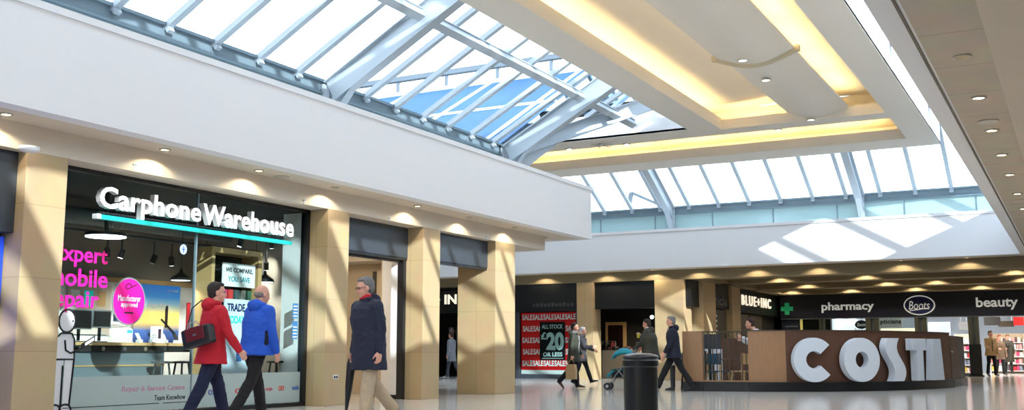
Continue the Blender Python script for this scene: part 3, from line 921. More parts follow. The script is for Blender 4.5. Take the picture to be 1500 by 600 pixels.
MB().box((-14.85, 14.15, 1.35), (-14.83, 14.20, 1.75)).bar((-14.84, 14.05, 1.5), (-14.84, 14.42, 1.22), .02, .03).build('phone_picture', M['ink'], t)
t = poster('small white poster with cyan words left of the magenta oval', 13.0, 1.78, 13.38, 2.08, M['paper'])
text("LET'S", (-14.84, 13.1, 1.97), PY, UP, .2, .06, .004, mat('cyan_ink', (60, 170, 180), .5), t, name='lettering')
text('GET IT', (-14.84, 13.08, 1.86), PY, UP, .24, .07, .004, M['cyan_print'] if 'cyan_print' in M else M['teal'], t, name='lettering')
t = poster('dark blue poster below the small white poster behind the oval', 13.0, 1.45, 13.38, 1.74, mat('navy_print', (50, 80, 130), .5))
MB().box((-14.85, 13.05, 1.6), (-14.845, 13.3, 1.62)).build('text_line', M['paper'], t)
t = poster('white framed pinboard behind the monitors', 12.0, 1.2, 12.9, 2.05, mat('pinboard', (196, 186, 176), .7))
for k in range(6): MB().box((-14.85, 12.06 + (k % 3) * .27, 1.3 + (k // 3) * .38), (-14.845, 12.24 + (k % 3) * .27, 1.56 + (k // 3) * .38)).build('note', [M['paper'], M['cyan_ink'] if 'cyan_ink' in M else M['teal'], M['wood_light']][k % 3], t)
# red and white banner stand
c = at(277, 460, 'x', -13.6)
t = thing('banner_stand', 'narrow red and blue upright sign just right of the blue poster by the glass joint', 'banner', (-13.6, c.y, 0))
MB().box((-13.62, c.y - .05, 1.06), (-13.6, c.y + .02, 1.75)).build('panel', mat('red_print', (190, 40, 50), .5), t); MB().box((-13.62, c.y + .02, 1.06), (-13.6, c.y + .07, 1.75)).build('panel_edge', M['navy_print'] if 'navy_print' in M else M['clad'], t)
# tall wooden display frame
x0, x1 = -12.85, -12.45
t = thing('display_unit', 'tall pale wood display frame holding the WE COMPARE YOU SAVE sign', 'display frame', (-12.6, 13.4, 0))
fy0, fy1, fz0, fz1 = 12.82, 14.02, 1.05, 2.62
for nm, a_, b_ in (('side_panel', (x0, fy0, 0), (x1, fy0 + .07, fz1)), ('side_panel', (x0, fy1 - .09, 0), (x1, fy1, fz1)), ('top_panel', (x0, fy0 + .07, fz1 - .09), (x1, fy1 - .09, fz1)), ('shelf', (x0, fy0 + .07, 1.74), (x1 - .03, fy1 - .09, 1.78))):
    MB().box(a_, b_).build(nm, M['wood_light'], t)
MB().box((x0, fy0 + .07, 0), (x0 + .02, fy1 - .09, fz1 - .09)).build('back_panel', M['dark'], t)
sg = thing('hanging_sign', 'white sign reading WE COMPARE, YOU SAVE in the pale wood frame', 'sign', (x1, 13.6, 2.0))
sa = at(327, 382, 'x', x1 + .02); sb_ = at(373, 422, 'x', x1 + .02)
MB().box((x1 - .0, sa.y, sb_.z), (x1 + .02, sb_.y, sa.z - .02)).build('board', M['paper'], sg)
W_ = sb_.y - sa.y; H_ = sa.z - sb_.z
text('WE COMPARE,', (x1 + .021, sa.y + W_ * .08, sb_.z + H_ * .55), PY, UP, W_ * .84, H_ * .22, .004, M['ink'], sg, name='lettering', bold=.02)
text('YOU SAVE', (x1 + .021, sa.y + W_ * .16, sb_.z + H_ * .2), PY, UP, W_ * .68, H_ * .22, .004, mat('teal_ink', (30, 150, 165), .5), sg, name='lettering', bold=.02)
for k, col in enumerate(((60, 60, 64), (214, 60, 120), (200, 60, 60), (70, 90, 90), (170, 170, 160), (60, 100, 80))):
    yy = 13.0 + k * .15
    t = thing('phone_case', ('black', 'pink', 'red', 'dark grey', 'pale grey', 'green')[k] + ' phone case box on the shelf below the WE COMPARE sign', 'box', (x1 - .1, yy, 1.78))
    MB().box((x1 - .16, yy, 1.78), (x1 - .06, yy + .1, 1.78 + .16)).build('carton', mat('case_box_' + str(k), col, .5), t, bevel=.004)
# totem sign
a = at(330, 437, 'x', -12.3); c = at(368, 600, 'x', -12.3)
t = thing('totem_sign', 'tall white panel sign reading TRADE behind the blue-jacketed walker', 'sign', (-12.3, (a.y + c.y) / 2, 0))
MB().box((-12.33, a.y, .06), (-12.3, a.y + .75, a.z)).build('panel', mat('pale_blue_board', (214, 226, 240), .5), t)
text('TRADE', (-12.297, a.y + .05, a.z - .2), PY, UP, .42, .13, .004, mat('navy_ink', (20, 36, 90), .5), t, name='lettering', bold=.03)
text('TODAY', (-12.297, a.y + .05, a.z - .40), PY, UP, .42, .13, .004, M['teal'], t, name='lettering', bold=.03)
MB().box((-12.297, a.y + .3, .75), (-12.293, a.y + .42, .98)).build('picture', mat('totem_picture', (60, 110, 170), .5), t)
MB().box((-12.4, a.y, 0), (-12.23, a.y + .75, .06)).build('base', M['grey_ui'], t)
# lamps of the shop
c = at(155, 346, 'x', -12.75)
t = thing('disc_lamp', 'big bright flat disc ceiling lamp inside the phone shop above the word Expert', 'lamp', (c.x, c.y, c.z))
MB().cyl(c, .30, .05, 32).build('housing', M['black'], t)
MB().cyl((c.x, c.y, c.z - .012), .29, .012, 32).build('diffuser', M['lamp_cool'], t)
MB().cyl((c.x, c.y, c.z + .05), .03, ZL - c.z - .08, 8).build('stem', M['black'], t)
for k, (px, py) in enumerate(((265, 405), (388, 408), (300, 418))):
    c = at(px, py, 'x', (-12.95, -13.0, -14.2)[k])
    if k == 1: c = at(px, py, 'y', 14.5)
    t = thing('pendant_lamp', ('black dome pendant lamp above the desk left of the glass joint', 'black dome pendant lamp right of the pale wood frame', 'black dome pendant lamp behind the woman in red')[k], 'lamp', c)
    MB().lathe((c.x, c.y, c.z - .06), [(.17, 0), (.155, .05), (.08, .10), (.03, .14), (.02, .2), (.001, .2)], 24).build('shade', M['ink'], t, smooth=True)
    MB().cyl((c.x, c.y, c.z - .06), .15, .012, 20).build('diffuser', M['lamp_cool'], t)
    MB().tube([(c.x, c.y, c.z + .12), (c.x, c.y, ZL - .04)], .006, 6).build('cord', M['ink'], t)
    spot((c.x, c.y, c.z - .1), 60, t, col=(1, .93, .8), target=(c.x, c.y, 0), angle=140)
for k, (px, py, lit, x_) in enumerate(((178, 372, 1, -13.2), (157, 370, 0, -13.2), (225, 380, 0, -13.2), (251, 383, 1, -13.2), (302, 385, 1, -13.2), (390, 390, 1, -12.9), (352, 356, 1, -13.2), (398, 358, 1, -13.0))):
    c = at(px, py, 'x', x_)
    if c.y > 14.6: c = at(px, py, 'y', 14.55)
    t = thing('track_spotlight', ORD[k] + ' black track spotlight inside the phone shop, ' + ('lit' if lit else 'unlit') + ', counted outwards along the track', 'spotlight', (c.x, c.y, c.z))
    d = Vector((-.25, .35 if k % 2 else -.2, -1)).normalized(); q = d.to_track_quat('Z', 'Y').to_matrix().to_4x4(); q.translation = c
    MB().cyl((0, 0, -.08), .045, .14, 16).build('can', M['ink'], t, xf=q)
    MB().cyl((0, 0, .055), .038, .01, 16).build('lens', M['lamp_cool'] if lit else M['lamp_dim'], t, xf=q)
    MB().tube([(c.x, c.y, c.z + .05), (c.x, c.y, min(ZL - .04, c.z + .3))], .012, 6).build('stem', M['ink'], t)
    if lit: spot(c + d * .09, 90, t, col=(1, .93, .8), target=c + d * 2 + Vector((-1.2, 0, 0)), angle=80)
t = thing('lighting_track', 'black lighting track running across the dark phone shop ceiling', 'lighting track', (-13.2, 12, 2.72))
MB().box((-13.23, 9.2, 2.70), (-13.17, 14.8, 2.74)).build('rail', M['ink'], t)
for yy in (9.6, 11.4, 13.2, 14.7): MB().tube([(-13.2, yy, 2.74), (-13.2, yy, 3.32)], .006, 6).build('hanger', M['ink'], t)
t = thing('air_duct', 'silver-grey air duct under the dark phone shop ceiling', 'duct', (-13.9, 12, 3.1))
MB().tube([(-13.9, 8.5, 3.05), (-13.9, 14.7, 3.05)], .14, 16).build('pipe', M['steel_dark'], t, smooth=True)
for yy in (9.5, 10.8, 12.1, 13.4): MB().tube([(-13.9, yy, 3.05), (-13.9, yy + .05, 3.05)], .152, 16).build('collar', M['grey_ui'], t)

# ================================================================== open doorway between the second and third pillars
t = thing('shutter_box', 'wide dark shutter box above the open doorway', 'shutter box', (-11.75, 16.2, 2.73))
MB().box((-11.85, 14.96, 2.74), (-11.66, 17.37, ZL)).build('casing', M['charcoal'], t, bevel=.02)
MB().box((-11.83, 14.96, 2.70), (-11.68, 17.37, 2.74)).build('bottom_rail', M['black'], t)
t = thing('shutter_box', 'smaller dark shutter box between the slim and the widest pillars', 'shutter box', (-11.6, 19, 2.73))
MB().box((-11.68, 17.99, 2.75), (-11.5, 20.6, ZL)).build('casing', M['charcoal'], t, bevel=.02)
MB().box((-11.66, 17.99, 2.71), (-11.52, 20.29, 2.75)).build('bottom_rail', M['black'], t)
g = sgroup('door_1', (-11.75, 17.3, 0))
f = MB(); f.box((-11.84, 17.28, 0), (-11.70, 17.37, 2.72)); f.box((-11.84, 14.96, 0), (-11.76, 15.02, 2.72)); f.box((-11.84, 14.96, 2.66), (-11.76, 17.37, 2.72)); f.build('frame', M['black'], g)
# white panel wall seen through the doorway
m = MB().box((-12.0, 17.29, .08), (-11.84, 17.36, 2.7)); m.box((-12.7, 17.98, 0), (-11.9, 18.05, ZL)); struct('wall_doorway', m, M['white_paint'])
m = MB().box((-12.0, 17.28, 0), (-11.84, 17.36, .08)); struct('baseboard_doorway', m, M['black'])
m = MB(); m.box((-20, 14.99, 0), (-11.86, 15.05, ZL)); m.box((-20.1, 15, 0), (-20, 22.6, ZL)); m.box((-20, 19.6, 0), (-12.7, 19.7, ZL)); m.box((-12.78, 18.05, 0), (-12.7, 19.6, ZL))
struct('wall_inner', m, M['beige_wall'])
m = MB(); m.box((-20, 18.2, 2.2), (-15.2, 19.58, ZL)); m.box((-15.2, 18.9, 2.9), (-12.8, 19.58, ZL)); struct('wall_inner_bulkhead', m, M['soffit'])
t = thing('dark_doorway', 'tall black opening in the beige wall beyond the doorway, left of the navy coat', 'doorway', (-15.5, 19.55, 0))
MB().box((-16.2, 19.5, 0), (-14.9, 19.58, 2.05)).build('leaf', M['ink'], t); MB().box((-16.2, 19.48, 2.05), (-14.9, 19.58, 2.12)).build('head_frame', M['wood_light'], t)
t = thing('brown_partition', 'brown pillar panel seen through the doorway right of the man', 'panel', (-13.3, 19.3, 0))
MB().box((-13.75, 19.25, 0), (-13.3, 19.58, 2.7)).build('panel', M['beige_wall'], t); MB().box((-13.9, 19.3, 0), (-13.75, 19.58, 2.7)).build('dark_edge', M['dark_brown'], t)
lt_ = thing('added_fill_lamp', 'added square fill lamp inside the open doorway', 'lamp', (-14, 16.8, ZL))  # fill lamp added to brighten the room behind the doorway
MB().box((-14.2, 16.5, ZL - .03), (-13.8, 17.1, ZL - .002)).build('diffuser', M['lamp_on'], lt_)
area((-14, 16.8, ZL - .05), .4, .6, 60, (-14, 16.8, 0), lt_, (1, .92, .8))

# ================================================================== shop fronts under the far bulkhead
YS = 33.85
# wall behind the far shopfront line (back of the dark shops)
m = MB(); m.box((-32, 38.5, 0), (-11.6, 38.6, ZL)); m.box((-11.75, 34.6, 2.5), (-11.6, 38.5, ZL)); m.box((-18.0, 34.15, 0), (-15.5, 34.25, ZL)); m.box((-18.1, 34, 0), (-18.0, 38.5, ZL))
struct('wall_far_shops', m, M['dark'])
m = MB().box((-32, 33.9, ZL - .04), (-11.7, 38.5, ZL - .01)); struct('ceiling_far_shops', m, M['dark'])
# sale shop
t = thing('shop_sign', 'black fascia with faint lettering above the red sale window', 'shop sign', (-16.8, YS, 2.34))
MB().box((-18.0, YS - .02, 2.36), (-15.55, YS + .2, ZL)).build('fascia', M['black'], t)
fl_ = mat('faint_letter', (60, 62, 66), .5)
for k in range(11): MB().box((-17.3 + k * .15, YS - .03, 2.54), (-17.2 + k * .15, YS - .02, 2.64 + .02 * (k % 3))).build('faded_letter', fl_, t, bevel=.01)
g = sgroup('window_6', (-16.8, YS, 0))
f = MB(); f.box((-18.0, YS, 0), (-15.55, YS + .1, .16)); f.box((-18.0, YS, .16), (-17.86, YS + .1, 2.36)); f.box((-15.62, YS, .16), (-15.55, YS + .1, 2.36)); f.build('frame', M['charcoal'], g)
MB().box((-17.86, YS + .04, .16), (-15.62, YS + .05, 2.36)).build('glass_pane', M['glass'], g)
t = thing('sale_poster', 'red window poster covered in rows of the white word SALE', 'poster', (-16.8, YS + .08, .3))
red = mat('sale_red', (206, 16, 20), .5, emit=(206, 16, 20), estr=.15)
MB().box((-17.84, YS + .12, .30), (-15.64, YS + .14, 2.34)).build('sheet', red, t)
MB().box((-17.84, YS + .11, 0), (-15.64, YS + .14, .30)).build('ledge', M['paper'], t)
for k, zz in enumerate((.44, .85, 1.26, 1.67, 2.08)):
    for j in range(5): text('SALE', (-17.80 + j * .43 + (.02 if k % 2 else 0), YS + .118, zz), PX, UP, .41, .20, .006, M['paper'], t, bold=.03)
    MB().box((-17.8, YS + .117, zz - .06), (-15.68, YS + .119, zz - .045)).build('rule', mat('dark_red', (150, 10, 14), .5) if k == 0 else bpy.data.materials['dark_red'], t)
t = thing('price_poster', 'black poster reading ALL STOCK £20 OR LESS in the red sale window', 'poster', (-16.6, YS + .1, .62))
MB().box((-17.08, YS + .09, .66), (-16.08, YS + .10, 2.0)).build('sheet', M['black'], t)
pw = mat('poster_white', (200, 226, 228), .5)
text('ALL STOCK', (-17.0, YS + .09, 1.76), PX, UP, .84, .15, .006, pw, t, name='lettering', bold=.02)
text('£', (-17.03, YS + .09, 1.38), PX, UP, .2, .26, .006, pw, t, name='lettering', bold=.03)
text('20', (-16.82, YS + .09, 1.0), PX, UP, .70, .64, .006, pw, t, name='lettering', bold=.05)
text('OR LESS', (-16.95, YS + .09, .78), PX, UP, .76, .15, .006, pw, t, name='lettering', bold=.03)
MB().box((-16.98, YS + .085, .71), (-16.15, YS + .09, .725)).build('small_print', pw, t)
# shop seen through the passage, IN sign
t = thing('shop_sign', 'black fascia with cream letters IN seen through the gap between the pillars', 'shop sign', (-20.8, YS, 2.4))
MB().box((-26, YS - .02, 2.4), (-18.2, YS + .2, 3.2)).build('fascia', M['ink'], t)
text('IN', (-21.02, YS - .022, 2.72), PX, UP, .52, .36, .03, mat('cream_lit', (250, 240, 220), .5, emit=(255, 240, 214), estr=.9), t, bold=.02, split=True)
MB().prism([(-21.4, YS - .02, 2.8), (-21.4, YS - .02, 3.0), (-21.22, YS - .02, 2.9)], (0, -.03, 0)).build('arrow_mark', bpy.data.materials['cream_lit'], t)
# clothes inside the far shops
def rail(label, x, y, n, cols, span=1.2, z=1.35, along=(1, 0)):
    t = thing('clothes_rail', label, 'clothes rail', (x, y, 0))
    ax, ay = along
    b = MB()
    for s_ in (0, span):
        b.tube([(x + ax * s_, y + ay * s_, 0), (x + ax * s_, y + ay * s_, z)], .018, 6)
    b.tube([(x, y, z), (x + ax * span, y + ay * span, z)], .015, 6); b.build('stand', M['chrome'], t)
    for k in range(n):
        gx, gy = x + ax * span * (k + .5) / n, y + ay * span * (k + .5) / n
        gt = thing('hanging_garment', '%s garment, %s on the rail %s' % (cols[k % len(cols)][0], ORD[k], label.split(' ', 1)[1]), 'garment', (gx, gy, z))
        c_ = cols[k % len(cols)]
        mg = tinted('garment_' + c_[0].replace(' ', '_'), c_[1])
        wx, wy = (.035, .2) if ax else (.2, .035)
        MB().esec([(gx, gy, z - .03, wx * .3, wy * .3), (gx, gy, z - .08, wx, wy), (gx, gy, z - .4, wx * 1.1, wy * .8), (gx, gy, z - .75, wx * 1.3, wy * .95)], 12).build('cloth', mg, gt)
rail('rail of dark clothes behind the mirror shop', -16.9, 37.4, 6, [('charcoal', (50, 48, 50)), ('maroon', (110, 30, 34)), ('tan', (150, 110, 90)), ('black', (30, 30, 34))], 1.3)
rail('rail of mixed clothes behind the pushchair', -14.6, 37.0, 6, [('rose', (150, 90, 90)), ('dark grey', (56, 56, 60)), ('brown', (96, 70, 60)), ('olive', (60, 62, 50))], 1.5, 1.3)
rail('rail of pink and grey clothes between the pillars', -21.9, 35.6, 6, [('pale pink', (214, 176, 168)), ('dark grey', (56, 56, 60)), ('red', (190, 30, 34)), ('black', (30, 30, 34))], 1.6, 1.9)
c = at(905, 500, 'y', 36)
t = thing('display_table', 'cream display table stacked with folded clothes in the dark shop', 'table', (c.x, 36, 0))
MB().box((c.x - .5, 35.7, 0), (c.x + .8, 36.3, 1.0)).build('body', M['beige_wall'], t)
for k in range(8):
    xx = c.x - .45 + k * .16
    q = thing('folded_garment', ORD[k] + ' folded dark garment from the left on the cream display table', 'garment', (xx, 35.9, 1.0), 'folded garments on the cream table')
    MB().box((xx, 35.75, 1.0), (xx + .13, 36.1, 1.08 + .03 * (k % 3))).build('cloth', tinted('fold_%d' % (k % 4), ((70, 60, 60), (120, 84, 80), (40, 40, 44), (90, 80, 70))[k % 4]), q, bevel=.02)
c = at(903, 490, 'y', 38.2)
t = thing('mirror_frame', 'pale framed mirror with red clothes in the dark shop', 'mirror', (c.x, 38.3, .9))
MB().box((c.x - .5, 38.3, 1.0), (c.x + .35, 38.4, 2.1)).build('frame', M['wood_light'], t); MB().box((c.x - .38, 38.28, 1.0), (c.x + .23, 38.3, 1.98)).build('mirror_glass', mat('dim_mirror', (60, 40, 38), .1, .6), t)
t = thing('shop_sign', 'plain black fascia over the dark clothes shop between two pillars', 'shop sign', (-13.8, YS, 2.5))
MB().box((-14.92, YS + .1, 2.42), (-12.65, YS + .3, ZL)).build('fascia', M['black'], t)
t = thing('shop_front_lamp', 'tiny bright spotlight in the dark shop above the olive parka', 'spotlight', at(955, 464, 'y', 37))
c = at(955, 464, 'y', 37); spot((c.x, c.y - .1, c.z - .1), 150, t, target=(c.x - 1, c.y, 0), angle=150)  # wide spot added to brighten the dark shop
MB().ell(c, (.07, .07, .07)).build('lamp_face', M['lamp_cool'], t); MB().tube([c, (c.x, c.y, ZL - .04)], .012, 6).build('stem', M['ink'], t)
# corridor left side
XC = -11.42
t = thing('shop_sign', 'narrow black sign box beside the pillar left of the far corridor', 'shop sign', (XC, 34.2, 2.4))
MB().box((-11.62, 34.0, 2.45), (-11.45, 34.9, ZL)).build('sign_box', M['ink'], t)
t = thing('shop_sign', 'black fascia with dim grey letters nda in the far corridor', 'shop sign', (XC, 37.3, 2.4))
MB().box((XC - .15, 36.3, 2.5), (XC, 38.3, ZL)).build('fascia', M['ink'], t)
text('nda', (XC + .002, 36.5, 2.6), PY, UP, 1.5, .36, .03, mat('dim_letter', (96, 96, 98), .5), t, bold=.02, split=True)
t = thing('shop_sign', 'black fascia with bright white letters in the far corridor', 'shop sign', (XC, 42, 2.5))
MB().box((XC - .15, 39.4, 2.45), (XC, 45.45, ZL)).build('fascia', M['ink'], t)
text('BLUE+INC', (XC + .002, 39.95, 2.74), PY, UP, 4.3, .40, .04, bpy.data.materials['cream_lit'], t, bold=.012, split=True, spacing=1.35)
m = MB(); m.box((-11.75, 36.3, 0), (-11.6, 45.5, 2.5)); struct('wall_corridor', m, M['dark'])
t = thing('shop_window_display', 'dim grey shop window with hanging lights beside the bright lettered sign', 'shop window', (XC, 37.3, 0))
MB().box((XC - .12, 36.35, .1), (XC - .1, 38.25, 2.45)).build('backing', mat('dim_grey', (78, 74, 66), .6), t)
for k in range(5): MB().ell((XC - .05, 36.9, 1.5 + k * .18), (.03, .03, .04), nu=8, nv=6).build('bead_lamp', M['paper'], t)
t = thing('shop_window_display', 'dim brownish shop window under the bright lettered sign', 'shop window', (XC, 42, 0))
MB().box((XC - .12, 39.6, .1), (XC - .1, 43.2, 2.4)).build('backing', mat('dim_taupe', (96, 84, 76), .6), t)
MB().box((XC - .09, 41.3, .1), (XC - .07, 41.36, 2.4)).build('mullion', M['ink'], t)

# ================================================================== pharmacy at the end
YP = 45.5
navy = mat('navy_fascia', (13, 16, 34), .35)
t = thing('shop_sign', 'long navy fascia with the words pharmacy and beauty and an oval logo', 'shop sign', (-4, YP, 2.36))
MB().box((-11.3, YP - .06, 2.36), (8.9, YP + .3, ZL)).build('fascia', navy, t)
MB().box((-11.3, YP - .07, 2.33), (8.9, YP + .3, 2.36)).build('edge_trim', M['steel_dark'], t)
lg_ = mat('pale_letter', (205, 208, 206), .5, emit=(220, 222, 218), estr=.35)
text('pharmacy', (-9.55, YP - .062, 2.58), PX, UP, 2.12, .44, .05, lg_, t, bold=.02, split=True)
text('beauty', (-3.56, YP - .062, 2.58), PX, UP, 1.50, .50, .05, lg_, t, bold=.02, split=True)
c = Vector((-5.67, YP - .06, 2.82))
def disc_y(c, rx, rz, y, th, n=48): return MB().prism([(c.x + rx * math.cos(2 * math.pi * k / n), y, c.z + rz * math.sin(2 * math.pi * k / n)) for k in range(n)], (0, -th, 0))
disc_y(c, .60, .40, YP - .06, .05).build('logo_rim', lg_, t)
disc_y(c, .55, .355, YP - .11, .01).build('logo_oval', mat('logo_navy', (16, 24, 78), .3), t)
text('Boots', (c.x - .40, YP - .12, c.z - .17), PX, UP, .78, .34, .01, lg_, t, name='logo_script', bold=.0, shear=.12)
MB().bar((c.x - .38, YP - .125, c.z - .22), (c.x + .32, YP - .125, c.z - .12), .02, .03).build('logo_swash', lg_, t)
t = thing('pharmacy_cross', 'green illuminated pharmacy cross at the left of the navy fascia', 'pharmacy cross', (-11, YP - .1, 2.7))
c = at(1153, 452, 'y', YP - .1); gm = mat('cross_green', (40, 140, 92), .5, emit=(30, 130, 84), estr=.45)
MB().box((c.x - .25, YP - .16, c.z - .09), (c.x + .25, YP - .07, c.z + .09)).box((c.x - .09, YP - .16, c.z - .25), (c.x + .09, YP - .07, c.z + .25)).build('cross', gm, t)
# glazing and posts
g = sgroup('window_7', (-7, YP, 0))
MB().box((-10.4, YP + .1, .1), (-5.4, YP + .11, 2.33)).build('glass_pane', M['glass'], g)
MB().box((-10.4, YP + .06, 0), (-3.6, YP + .16, .1)).build('sill', M['steel_dark'], g)
for px0, px1, wd in ((1200, 1208, 'right of the yellow strip'), (1268, 1288, 'between the bright window and the word opticians'), (1340, 1358, 'under the oval logo'), (1418, 1434, 'left side of the bright entrance')):
    a = at(px0, 480, 'y', YP).x; c_ = at(px1, 480, 'y', YP).x
    t = thing('shopfront_post', 'grey green metal post of the pharmacy front, ' + wd, 'post', ((a + c_) / 2, YP, 0))
    pm_ = mat('post_bronze', (92, 92, 78), .35, .4) if 'post_bronze' not in bpy.data.materials else bpy.data.materials['post_bronze']
    MB().box((a, YP + .0, 0), (a + (c_ - a) * .38, YP + .2, 2.36)).build('upright', pm_, t)
    MB().box((a + (c_ - a) * .62, YP + .0, 0), (c_, YP + .2, 2.36)).build('upright', pm_, t)
    MB().box((a + (c_ - a) * .38, YP + .08, 0), (a + (c_ - a) * .62, YP + .16, 2.36)).build('infill', M['steel_dark'], t)
t = thing('window_poster', 'dark navy poster with small grey words below the green cross', 'poster', (-11, YP + .05, .2))
MB().box((-11.28, YP + .04, .2), (-10.5, YP + .08, 2.3)).build('sheet', mat('dim_navy', (22, 30, 54), .5), t)
for k in range(2): MB().box((-11.15, YP + .035, 2.0 - k * .22), (-10.6, YP + .04, 2.07 - k * .22)).build('text_line', M['steel_dark'], t)
t = thing('light_strip', 'thin vertical pale yellow strip right of the dark navy poster', 'light strip', (-10.45, YP, 0))
MB().box((-10.50, YP + .03, 0), (-10.40, YP + .08, 2.33)).build('strip', mat('yellow_strip', (210, 196, 120), .5, emit=(210, 196, 110), estr=.4), t)
m = MB().box((-11.3, YP + .3, 0), (-9.3, YP + .36, 2.4)); struct('wall_pharmacy_dark', m, M['dark'])
# interior
m = MB(); m.box((-11.4, 58, 0), (9, 58.1, 3.2)); m.box((-9.35, YP + .4, 0), (-9.25, 58, 3.2)); struct('wall_pharmacy', m, mat('pale_blue_wall', (190, 204, 222), .8))
m = MB().box((-11.4, YP + .3, 3.0), (9, 58, 3.05)); struct('ceiling_pharmacy', m, M['white_paint'])
for j, yy in enumerate((47.5, 50.5, 54)):
    for k in range(6):
        xx = -8.6 + k * 2.4
        t = thing('ceiling_panel_lamp', ORD[k] + ' bright ceiling panel from the left in the ' + ('front', 'middle', 'back')[j] + ' row inside the pharmacy', 'lamp', (xx, yy, 3.0), 'pharmacy ceiling panels')
        if j < 2: area((xx, yy, 2.95), .6, .6, 90, (xx, yy, 0), t, (1, .96, .88))
        MB().box((xx - .3, yy - .3, 2.97), (xx + .3, yy + .3, 3.0)).build('diffuser', mat('panel_lamp', (255, 250, 240), .4, emit=(255, 248, 235), estr=7) if 'panel_lamp' not in bpy.data.materials else bpy.data.materials['panel_lamp'], t)
        MB().box((xx - .33, yy - .33, 2.985), (xx + .33, yy + .33, 2.999)).build('rim', M['white'], t)
def hang(label, px0, px1, py0, py1, y, m_, words_=None, wm=None):
    a = at(px0, py0, 'y', y); c = at(px1, py1, 'y', y)
    t = thing('hanging_sign', label, 'sign', ((a.x + c.x) / 2, y, c.z))
    MB().box((a.x, y, c.z), (c.x, y + .04, a.z)).build('board', m_, t)
    for xx in (a.x + .1, c.x - .1): MB().tube([(xx, y + .02, a.z), (xx, y + .02, 3.0)], .01, 6).build('wire', M['chrome'], t)
    if words_: text(words_, (a.x + .05, y - .002, c.z + .1), PX, UP, (c.x - a.x) - .1, (a.z - c.z) * .6, .01, wm, t, name='lettering', bold=.02)
    return t
hang('white hanging sign with navy word opticians behind the pharmacy glass', 1282, 1322, 466, 479, 46.6, M['paper'], 'opticians', navy)
t = thing('round_sign', 'small dark oval sign hanging left of the word opticians', 'sign', at(1262, 475, 'y', 46.4))
c = at(1262, 475, 'y', 46.4); disc_y(c, .26, .18, 46.4, .06).build('oval', M['ink'], t); MB().tube([(c.x, 46.38, c.z + .15), (c.x, 46.38, 3.0)], .01, 6).build('wire', M['chrome'], t)
text('Boots', (c.x - .16, 46.335, c.z - .07), PX, UP, .32, .14, .01, lg_, t, name='lettering', shear=.1)
def backboard(label, px0, px1, z0, z1, y, m_, words_=None):
    a = at(px0, 480, 'y', y).x; c = at(px1, 480, 'y', y).x
    t = thing('display_board', label, 'display board', ((a + c) / 2, y, 0))
    MB().box((a, y, 0 if z0 < .5 else z0), (c, y + .06, z1)).build('board', m_, t)
    if words_: text(words_, (a + .6, y - .002, z1 - .36), PX, UP, (c - a) * .5, .22, .01, navy, t, name='lettering')
    return t
bb = mat('lit_white_board', (236, 240, 246), .5, emit=(236, 240, 250), estr=.9)
backboard('bright white backlit board seen above the letter O of the cafe', 1231, 1268, 0, 2.12, 47.2, bb, 'for him')
backboard('bright cream board under the word opticians', 1290, 1340, 0, 1.95, 47.4, mat('lit_cream_board', (240, 224, 190), .5, emit=(240, 222, 186), estr=.9), 'for')
backboard('pale blue partition right of the post under the oval logo', 1359, 1392, 0, 2.2, 47.6, mat('pale_partition', (196, 208, 222), .5, emit=(196, 208, 226), estr=.6))
# shelves with goods
prod = [mat('goods_%d' % k, c_, .5) for k, c_ in enumerate(((206, 60, 110), (226, 214, 200), (180, 40, 50), (236, 196, 90), (120, 130, 150), (222, 150, 150), (90, 60, 70), (200, 210, 220)))]
def shelving(label, x, y, w_, n=4, dirx=1, h=1.75):
    t = thing('shelving_unit', label, 'shelves', (x, y, 0))
    MB().box((x, y + .35, 0), (x + w_, y + .38, h)).build('back_panel', M['beige_wall'], t)
    for s_ in (0, w_ - .03): MB().box((x + s_, y, 0), (x + s_ + .03, y + .35, h)).build('side_panel', M['white'], t)
    for k in range(n):
        zz = .12 + k * (h - .2) / n
        MB().box((x + .03, y, zz - .03), (x + w_ - .03, y + .35, zz)).build('shelf', M['white'], t)
        xx = x + .05
        j = 0
        while xx < x + w_ - .22:
            wd = random.uniform(.08, .16); hh = random.uniform(.16, (h - .2) / n - .08)
            q = thing('boxed_product', 'small boxed product, %s shelf up, %s' % (ORD[k], label), 'product', (xx, y + .05, zz), 'goods on the ' + ORD[k] + ' shelf, ' + label)
            MB().box((xx, y + .04, zz), (xx + wd, y + .2, zz + hh)).build('carton', random.choice(prod), q)
            xx += wd + .02; j += 1
shelving('goods unit beside the cafe end unit', -4.7, 48.2, .95, 5, h=1.7)
shelving('tall goods unit behind the pharmacy walkers', -3.75, 53.5, 1.5, 5, h=1.8)
shelving('low goods unit beside the dark-coated pharmacy walkers', -2.2, 50.5, 1.2, 4, h=1.5)
for k, (px0, px1, py0, py1, y_, m_, nm) in enumerate(((1404, 1420, 471, 483, 49, M['grey_ui'], 'grey hanging aisle sign left of the entrance post'), (1441, 1466, 464, 476, 48.5, M['dark'], 'dark hanging aisle sign above the walkers in the pharmacy'), (1462, 1486, 470, 478, 50, M['dark_brown'], 'second dark aisle sign above the dark-coated walker'), (1484, 1500, 464, 476, 49.5, red, 'red aisle sign at the right edge of the pharmacy'))):
    hang(nm, px0, px1, py0, py1, y_, m_)
t = thing('security_gate', 'black security gate post beside the pharmacy entrance', 'security gate', (-3.7, 45.2, 0))
a = at(1420, 520, 'y', 45.1).x; c_ = at(1438, 520, 'y', 45.1).x
MB().box((a, 45.05, .06), (c_, 45.2, 1.25)).build('panel', M['ink'], t, bevel=.03); MB().box((a - .05, 45.0, 0), (c_ + .05, 45.25, .06)).build('base', M['ink'], t)

